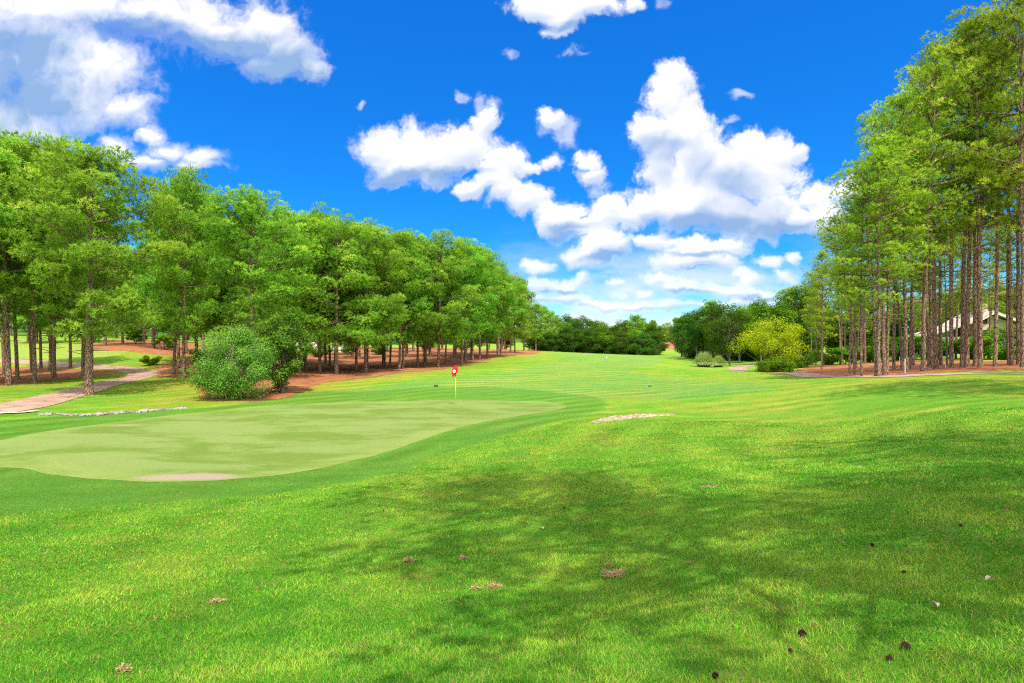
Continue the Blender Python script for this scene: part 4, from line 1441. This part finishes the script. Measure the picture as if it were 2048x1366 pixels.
# fairway markers
for k, (px, py, lb) in enumerate(((872, 774, 'small dark tee marker left of the flag on mown grass'), (1300, 774, 'small teal tee marker right of centre on the fairway'))):
    x, y = ray(px, py)[0]
    t_ = empty('tee_marker', (x, y, h1(x, y)), lb, 'tee marker', 'tee markers on the fairway')
    mm = simple_mat('marker_dark' if k == 0 else 'marker_teal', (0.01, 0.05, 0.06) if k == 0 else (0.02, 0.25, 0.24), 0.5)
    for sx in (-0.075, 0.075):
        MB().lathe([(0.02, -0.05), (0.02, 0.03), (0.062, 0.045), (0.075, 0.09), (0.062, 0.135), (0.02, 0.155)], 12, (sx, 0, 0)).build('marker_knob', mm, t_, smooth=True)
    MB().box(-0.075, 0.075, -0.012, 0.012, 0.075, 0.10).build('crossbar', mm, t_)
x, y = ray(1213, 725)[0]
p_ = empty('yardage_post', (x, y, h1(x, y)), 'short white yardage post in the middle of the fairway', 'post')
MB().lathe([(0.075, -0.1), (0.075, 0.62), (0.085, 0.63), (0.085, 0.72), (0.05, 0.77)], 14).build('post', WHT, p_, smooth=True)
MB().lathe([(0.079, 0.45), (0.079, 0.53)], 14).build('band', simple_mat('grey_band', (0.35, 0.4, 0.3)), p_)
for px, py, hh, lb in ((1799, 731, 0.85, 'thin white stake left of the crooked pine'), (1810, 747, 0.95, 'taller thin white stake nearer the grass'), (1891, 737, 0.45, 'short white stake between the slender dark pines')):
    x, y = ray(px, py)[0]
    s_ = empty('boundary_stake', (x, y, h1(x, y)), lb, 'stake', 'white stakes in the right wood')
    MB().box(-0.018, 0.018, -0.014, 0.014, -0.1, hh).build('stake', WHT, s_)
    MB().prism([(-0.018, hh), (0.018, hh), (0, hh + 0.05)], -0.014, 0.014).build('point', WHT, s_)

# ornamental grass clumps
def blades_clump(seed, n, H, W_, mat):
    rs = np.random.RandomState(seed)
    V, T, tt, nv = [], [], [], []
    for i in range(n):
        a = rs.uniform(0, 2 * PI)
        out_ = rs.uniform(0.15, 1.0) ** 0.7
        L = H * rs.uniform(0.8, 1.15)
        P_ = []
        for s_ in (0, 0.35, 0.7, 1.0):
            rr_ = W_ * 0.5 * out_ * (0.30 + 0.70 * s_ ** 1.1)
            zz = L * (s_ * (1.25 - 0.55 * out_) - 0.55 * out_ * s_ ** 2.6)
            P_.append((rr_ * math.cos(a), rr_ * math.sin(a), max(zz, 0)))
        w = 0.02 * rs.uniform(0.7, 1.3)
        sx, sy = -math.sin(a) * w, math.cos(a) * w
        b = len(V)
        for k, p in enumerate(P_):
            q = 1 - 0.8 * k / 3
            V += [(p[0] - sx * q, p[1] - sy * q, p[2]), (p[0] + sx * q, p[1] + sy * q, p[2])]
            tt += [rs.uniform(0, 1) * 0.5 + 0.15 * k] * 2
            nv += [(math.cos(a) * .7, math.sin(a) * .7, 0.7)] * 2
        for k in range(3):
            T.append((b + 2 * k, b + 2 * k + 1, b + 2 * k + 3, b + 2 * k + 2))
    return tri_mesh('grass_blades', V, T, mat, {'tint': np.clip(tt, 0, 1)}, smooth=False)


PAMP = foliage_mat('pampas_leaves', (0.17, 0.30, 0.06), (0.50, 0.62, 0.24), (0.60, 0.62, 0.3), vary=0.05)
for k, (px, D, H, W_, lb) in enumerate(((1408, 84, 2.3, 4.6, 'large pampas grass clump at the edge of the dark grove'), (1437, 88, 1.8, 3.4, 'smaller pampas grass clump partly behind the larger one'))):
    x, y, z = at(px, D)
    link('pampas_grass', blades_clump(60 + k, 4200, H, W_, PAMP), label=lb, cat='grass clump', group='pampas grass clumps', loc=(x, y, z - 0.03))

# house behind the right wood
HB = at(1955, 84)
ho_ = empty('house', (HB[0], HB[1], HB[2] - 0.3), 'beige house with pale sloping roofs seen between the right hand trunks', 'house', rz=R(-14))
WALL = simple_mat('beige_siding', (0.50, 0.43, 0.32), 0.8, 0.08, 3)
ROOF = simple_mat('pale_roof', (0.48, 0.40, 0.34), 0.9, 0.15, 5)
FASC = simple_mat('cream_fascia', (0.78, 0.72, 0.60), 0.7, 0.05)
GLS = simple_mat('window_glass', (0.03, 0.04, 0.05), 0.1, 0.1, 2, 0.6)
MB().box(-6.5, -0.6, 0, 7, 0, 3.0).box(-0.6, 1.4, -0.6, 7.5, 0, 4.9).box(1.4, 7.0, 0.4, 8, 0, 4.0).build('wall', WALL, ho_)
r1 = MB().prism([(-7.2, 2.75), (-0.55, 5.1), (-0.55, 5.3), (-7.2, 2.95)], -0.7, 7.6).build('roof', ROOF, ho_)
MB().prism([(-7.25, 2.72), (-7.15, 2.72), (-7.15, 2.98), (-7.25, 2.98)], -0.75, 7.65).build('fascia', FASC, r1)
r2 = MB().prism([(-0.9, 5.0), (1.6, 6.6), (7.6, 3.95), (7.6, 4.15), (1.6, 6.82), (-0.9, 5.2)], -1.2, 8.4).build('roof', ROOF, ho_)
MB().prism([(-0.9, 4.78), (1.6, 6.38), (7.6, 3.73), (7.6, 3.93), (1.6, 6.58), (-0.9, 4.98)], -1.25, -1.1).build('fascia', FASC, r2)
MB().box(0.6, 2.2, 1.8, 3.0, 5.0, 8.0).build('chimney', WALL, r2)
MB().prism([(1.45, 4.0), (6.9, 4.0), (1.6, 6.3), (1.45, 6.2)], 0.42, 0.6).build('gable', WALL, ho_)
for (x0, x1, z0, z1, yy) in ((-5.4, -4.2, 0.9, 2.2, -0.05), (-3.0, -1.8, 0.9, 2.2, -0.05), (2.4, 4.0, 0.8, 2.6, 0.35), (4.8, 6.2, 0.8, 2.6, 0.35), (0.0, 0.9, 2.6, 4.0, -0.65)):
    w_ = MB().box(x0 - .08, x1 + .08, yy - 0.03, yy + 0.04, z0 - .08, z0).box(x0 - .08, x1 + .08, yy - 0.03, yy + 0.04, z1, z1 + .08).box(x0 - .08, x0, yy - 0.03, yy + 0.04, z0, z1).box(x1, x1 + .08, yy - 0.03, yy + 0.04, z0, z1).build('window', FASC, ho_)
    MB().box(x0, x1, yy, yy + 0.03, z0, z1).build('pane', GLS, w_)
# white house glimpsed far behind the left wood
HL = at(640, 118)
h2 = empty('house', (HL[0], HL[1], HL[2] - 0.2), 'small white house glimpsed through the left wood', 'house', rz=R(12))
MB().box(-5, 5, 0, 7, 0, 3.4).build('wall', WHT, h2)
MB().prism([(-5.5, 3.3), (0, 5.6), (5.5, 3.3)], -0.5, 7.5).build('roof', simple_mat('grey_shingle', (0.22, 0.2, 0.19), 0.9), h2)
for x0 in (-3.6, -0.6, 2.4):
    w_ = MB().box(x0 - .08, x0 + 1.28, -0.06, 0.0, 0.9, 0.98).box(x0 - .08, x0 + 1.28, -0.06, 0.0, 2.3, 2.38).build('window', WHT, h2)
    MB().box(x0, x0 + 1.2, -0.03, -0.003, 0.98, 2.3).build('pane', GLS, w_)

# stones edging the far side of the green
def icos(rs, r):
    """rough stone: squashed, dented sphere"""
    import bmesh
    bm = bmesh.new()
    bmesh.ops.create_icosphere(bm, subdivisions=1, radius=1)
    V = np.array([v.co[:] for v in bm.verts])
    F = [[v.index for v in f.verts] for f in bm.faces]
    bm.free()
    return V, F


_V, _F = icos(None, 1)
rs = np.random.RandomState(3)
line = [ray(a, b)[0] for a, b in ((82, 829), (110, 830), (150, 832), (200, 830), (240, 827), (300, 824), (340, 820), (380, 817))]
st_ = MB()
for k in range(230):
    t = rs.uniform(0, 1) ** 0.9 * (len(line) - 1)
    i = min(int(t), len(line) - 2)
    f = t - i
    x = line[i][0] * (1 - f) + line[i + 1][0] * f + rs.normal(0, 0.10)
    y = line[i][1] * (1 - f) + line[i + 1][1] * f + rs.normal(0, 0.22)
    r = rs.uniform(0.04, 0.13) * (1.2 if 0.3 < t / 7 < 0.8 else 0.8)
    S_ = np.array([rs.uniform(0.8, 1.4), rs.uniform(0.8, 1.3), rs.uniform(0.5, 0.85)]) * r
    VV = _V * S_ * rs.uniform(0.85, 1.12, (len(_V), 1)) + [x, y, h1(x, y) + r * 0.25]
    st_.add(VV, _F)
STN, sn_, so_ = new_mat('pale_stone')
_tc = sn_.new('ShaderNodeTexCoord').outputs['Object']
finish(sn_, so_, sn_.mix(sn_.ramp(sn_.noise(_tc, 2.5, 3, 0.6), 0.42, 0.6), (0.32, 0.29, 0.24), (0.19, 0.14, 0.10)), 0.85, 0.2, sn_.noise(_tc, 20, 3, 0.7), 0.02, 0.8)
st_.build('stone_edging', STN, label='pale stones edging the far left side of the green', cat='stones', kind='stuff')

# pine cones
CONE = simple_mat('pine_cone', (0.060, 0.028, 0.022), 0.7, 0.3, 30)


def cone_mesh():
    b = MB().lathe([(0.006, 0), (0.014, 0.01), (0.018, 0.035), (0.013, 0.065), (0.004, 0.085)], 8)
    g = 0
    for row in range(8):
        z0 = 0.008 + row * 0.0095
        R_ = 0.036 * math.sin((row + 1.6) / 9.4 * PI) + 0.006
        for k in range(8):
            a = g + k * PI / 4
            ca, sa = math.cos(a), math.sin(a)
            w = 0.0085
            b.add([(ca * 0.010 - sa * w * .5, sa * 0.010 + ca * w * .5, z0), (ca * 0.010 + sa * w * .5, sa * 0.010 - ca * w * .5, z0), (ca * R_ + sa * w, sa * R_ - ca * w, z0 + 0.010), (ca * (R_ + .004), sa * (R_ + .004), z0 + 0.014), (ca * R_ - sa * w, sa * R_ + ca * w, z0 + 0.010), (ca * R_, sa * R_, z0 + 0.004)],
                  [(0, 1, 2, 3, 4), (0, 4, 5), (5, 4, 3), (5, 3, 2), (5, 2, 1), (5, 1, 0)])
        g += PI / 8
    return b


CONES = [(1600, 1272, 1.15, 'largest dark pine cone, lower right grass, left of the other two'), (1804, 1303, 1.15, 'dark pine cone lying lower right, upper one of a pair'), (1787, 1326, 0.8, 'small pine cone lying lower right, lower one of a pair'),
         (1744, 1092, 0.75, 'tiny dark pine cone in shaded grass at right middle'), (1803, 1150, 0.75, 'tiny dark pine cone below and right of another one'), (1584, 1311, 0.6, 'very small cone below the largest pine cone'),
         (1437, 1355, 0.8, 'dark pine cone at the bottom edge, right of centre'), (1917, 1055, 0.8, 'tiny pine cone near the right border in shaded grass'), (765, 1024, 1.0, 'lone dark cone on the sunlit rough left of centre'), (1130, 1017, 0.9, 'lone dark cone in the shade at centre')]
c0 = None
for k, (px, py, s_, lb) in enumerate(CONES):
    x, y = ray(px, py)[0]
    if c0 is None:
        o = cone_mesh().build('pine_cone', CONE)
        c0 = o
    else:
        o = c0.copy()
        COL.objects.link(o)
    o.location = (x, y, h1(x, y) + 0.013)
    o.rotation_euler = (R(75 + k * 13 % 30), R(k * 20 % 40), k * 1.9)
    o.scale = (s_ * 0.44,) * 3
    o['label'] = lb
    o['category'] = 'pine cone'
    o['group'] = 'pine cones in the grass'

# raked-up tufts of dead grass and needles
DEAD = foliage_mat('dead_grass', (0.33, 0.20, 0.10), (0.60, 0.40, 0.22), (0.65, 0.48, 0.30), trans=0.1, vary=0.1)


def debris(seed, n, rx, ry, hh):
    rs = np.random.RandomState(seed)
    cc_ = rs.normal(0, 0.8, (6, 2)) * [rx, ry]
    c = cc_[rs.randint(0, 6, n)] + rs.normal(0, 0.3, (n, 2)) * [rx, ry]
    z = hh * np.exp(-(c[:, 0] / rx) ** 2 * 0.5 - (c[:, 1] / ry) ** 2 * 0.5) * rs.rand(n) + 0.012
    C = np.column_stack([c, z])
    d = unit(rs.normal(size=(n, 3)) * [1, 1, 0.35])
    L = rs.uniform(0.03, 0.08, (n, 1))
    sd = unit(np.cross(d, rs.normal(size=(n, 3)))) * 0.003
    v = np.stack([C - d * L / 2 + sd, C - d * L / 2 - sd, C + d * L / 2], 1)
    return tri_mesh('dead_grass', v.reshape(-1, 3), np.arange(n * 3).reshape(-1, 3), DEAD, {'tint': np.repeat(rs.rand(n), 3)}, smooth=False)


for k, (px, py, n_, rx, ry, lb) in enumerate(((812, 1126, 700, .10, .08, 'left heap of pale dead grass in the dappled shade'), (985, 1175, 900, .10, .08, 'thickest heap of dead grass at lower centre'), (1237, 1153, 1000, .15, .12, 'dead grass heap in the sunlit streak right of centre'),
                                              (925, 1119, 300, .07, .06, 'faint heap of dead grass above the thickest one'), (1218, 1137, 260, .05, .05, 'thin scrap of dead grass above the sunlit heap'), (950, 1181, 250, .05, .03, 'small scrap of dead grass left of the thickest heap'), (1418, 977, 260, .12, .10, 'small dry scrap on the mound right of centre'),
                                              (245, 1345, 220, .04, .03, 'dry scrap at the lower left corner of the lawn'), (435, 1206, 260, .07, .05, 'dry scrap on the sunny rough at lower left'))):
    x, y = ray(px, py)[0]
    link('dead_grass_heap', debris(k, int(n_ * 0.5), rx * 0.42, ry * 0.36, 0.025), label=lb, cat='dead grass', group='heaps of dead grass', loc=(x, y, h1(x, y)))

# fallen leaves, pale
LEAFM = simple_mat('fallen_leaf', (0.50, 0.38, 0.28), 0.8)
for k, (px, py, lb) in enumerate(((1875, 1225, 'pale curled fallen leaf in the grass at lower right'), (1986, 1168, 'pale fallen leaf near the right border'), (1085, 1061, 'tiny pale leaf at the centre of the shade'))):
    x, y = ray(px, py)[0]
    pts, fs = [], []
    for j in range(7):
        t = j / 6
        w = 0.028 * math.sin(t * PI) ** 0.7 + 0.001
        zc = 0.014 * math.sin(t * PI * 1.3)
        pts += [(-w * .6, t * 0.05, zc + 0.008), (0, t * 0.05, zc), (w * .6, t * 0.05, zc + 0.007)]
    for j in range(6):
        fs += [(3 * j, 3 * j + 1, 3 * j + 4, 3 * j + 3), (3 * j + 1, 3 * j + 2, 3 * j + 5, 3 * j + 4)]
    o = MB().add(pts, fs).build('fallen_leaf', LEAFM, label=lb, cat='leaf', group='fallen leaves', loc=(x, y, h1(x, y) + 0.02))
    o.rotation_euler = (0.2, 0.3, k * 1.7)
    o.modifiers.new('t', 'SOLIDIFY').thickness = 0.002

# ------------------------------------------------------------------ mown grass blades near the viewer
def grass_blades():
    rs = np.random.RandomState(77)
    X, Y, Hh_, Wd = [], [], [], []
    for d0, d1, dens, w, h in ((1.2, 3.4, 13000, 0.0036, 0.023), (3.4, 5.4, 8000, 0.0052, 0.024), (5.4, 8.5, 3600, 0.008, 0.026), (8.5, 14, 1500, 0.013, 0.028), (14, 22, 520, 0.020, 0.030)):
        half = math.radians(47)
        n = int(half * (d1 ** 2 - d0 ** 2) * dens)
        r = np.sqrt(rs.uniform(d0 ** 2, d1 ** 2, n))
        a = rs.uniform(-half, half, n)
        X.append(r * np.sin(a))
        Y.append(r * np.cos(a))
        Wd.append(np.full(n, w))
        Hh_.append(np.full(n, h))
    X, Y, Wd, Hh_ = map(np.concatenate, (X, Y, Wd, Hh_))
    ok = (sdf(GREEN[::3], X, Y) < -0.05)
    ok &= sdf(BUNKER[::3], X, Y) < 0.1
    X, Y, Wd, Hh_ = X[ok], Y[ok], Wd[ok], Hh_[ok]
    ap = sdf(APRON[::3], X, Y) > 0
    Hh_ = np.where(ap, Hh_ * 0.45, Hh_)
    Z = height(X, Y)
    n = len(X)
    pat = fbm(X, Y, 1.6, 3, 0.6, 31)
    pat2 = fbm(X, Y, 0.35, 3, 0.6, 35)
    Hh_ = Hh_ * rs.uniform(0.55, 1.25, n) * (1 + 0.4 * pat)
    az = rs.uniform(0, 2 * PI, n)
    ln = rs.uniform(0.3, 1.7, n)
    ra = az + PI / 2 + rs.normal(0, 0.5, n)
    w = Wd * rs.uniform(0.7, 1.3, n)
    B = np.stack([X, Y, Z - 0.004], 1)
    side = np.stack([np.cos(ra) * w / 2, np.sin(ra) * w / 2, np.zeros(n)], 1)
    tip = B + np.stack([np.cos(az) * ln * Hh_, np.sin(az) * ln * Hh_, Hh_], 1)
    V = np.stack([B + side, B - side, tip], 1).reshape(-1, 3)
    tint = np.clip(0.42 + rs.normal(0, 0.26, n) + 0.5 * pat + 0.45 * pat2 + 0.10 * np.sin(3.6 * (np.sqrt((X - 15) ** 2 + (Y - 9) ** 2 + Z ** 2) + 1.6 * np.sin(0.21 * X + 1) * np.sin(0.17 * Y))), 0, 0.88)
    brown = rs.rand(n) < 0.7 * np.clip(0.05 + 0.22 * (fbm(X, Y, 2.6, 4, 0.7, 51) > 0.22) + 0.10 * pat2, 0.02, 1)
    tint = np.where(brown & ~ap, rs.uniform(0.93, 1, n), tint)
    m, nn_, out = new_mat('grass_blade')
    t = attr(nn_, 'tint')
    c = nn_.mix(nn_.ramp(t, 0, 0.5, smooth=False), (0.026, 0.170, 0.012), (0.130, 0.410, 0.024))
    c = nn_.mix(nn_.ramp(t, 0.5, 0.88, smooth=False), c, (0.42, 0.56, 0.06))
    c = nn_.mix(nn_.ramp(t, 0.90, 0.92), c, (0.44, 0.29, 0.12))
    c = nn_.mix(nn_.m('MULTIPLY', attr(nn_, 'apron'), 0.85), c, nn_.v('MULTIPLY', c, (0.55, 0.80, 2.0)))
    d = nn_.new('ShaderNodeBsdfDiffuse')
    tr = nn_.new('ShaderNodeBsdfTranslucent')
    nn_.link(c, d.inputs[0])
    nn_.link(c, tr.inputs[0])
    mx = nn_.new('ShaderNodeMixShader')
    mx.inputs[0].default_value = 0.35
    nn_.link(d.outputs[0], mx.inputs[1])
    nn_.link(tr.outputs[0], mx.inputs[2])
    nn_.link(mx.outputs[0], out.inputs[0])
    me = tri_mesh('grass', V, np.arange(3 * n).reshape(-1, 3), m, {'tint': np.repeat(tint, 3), 'apron': np.repeat(ap.astype(float), 3)}, smooth=False)
    link('grass', me, label='short mown grass blades covering the near slope', cat='grass', kind='stuff')
    return n


print('blades', grass_blades())
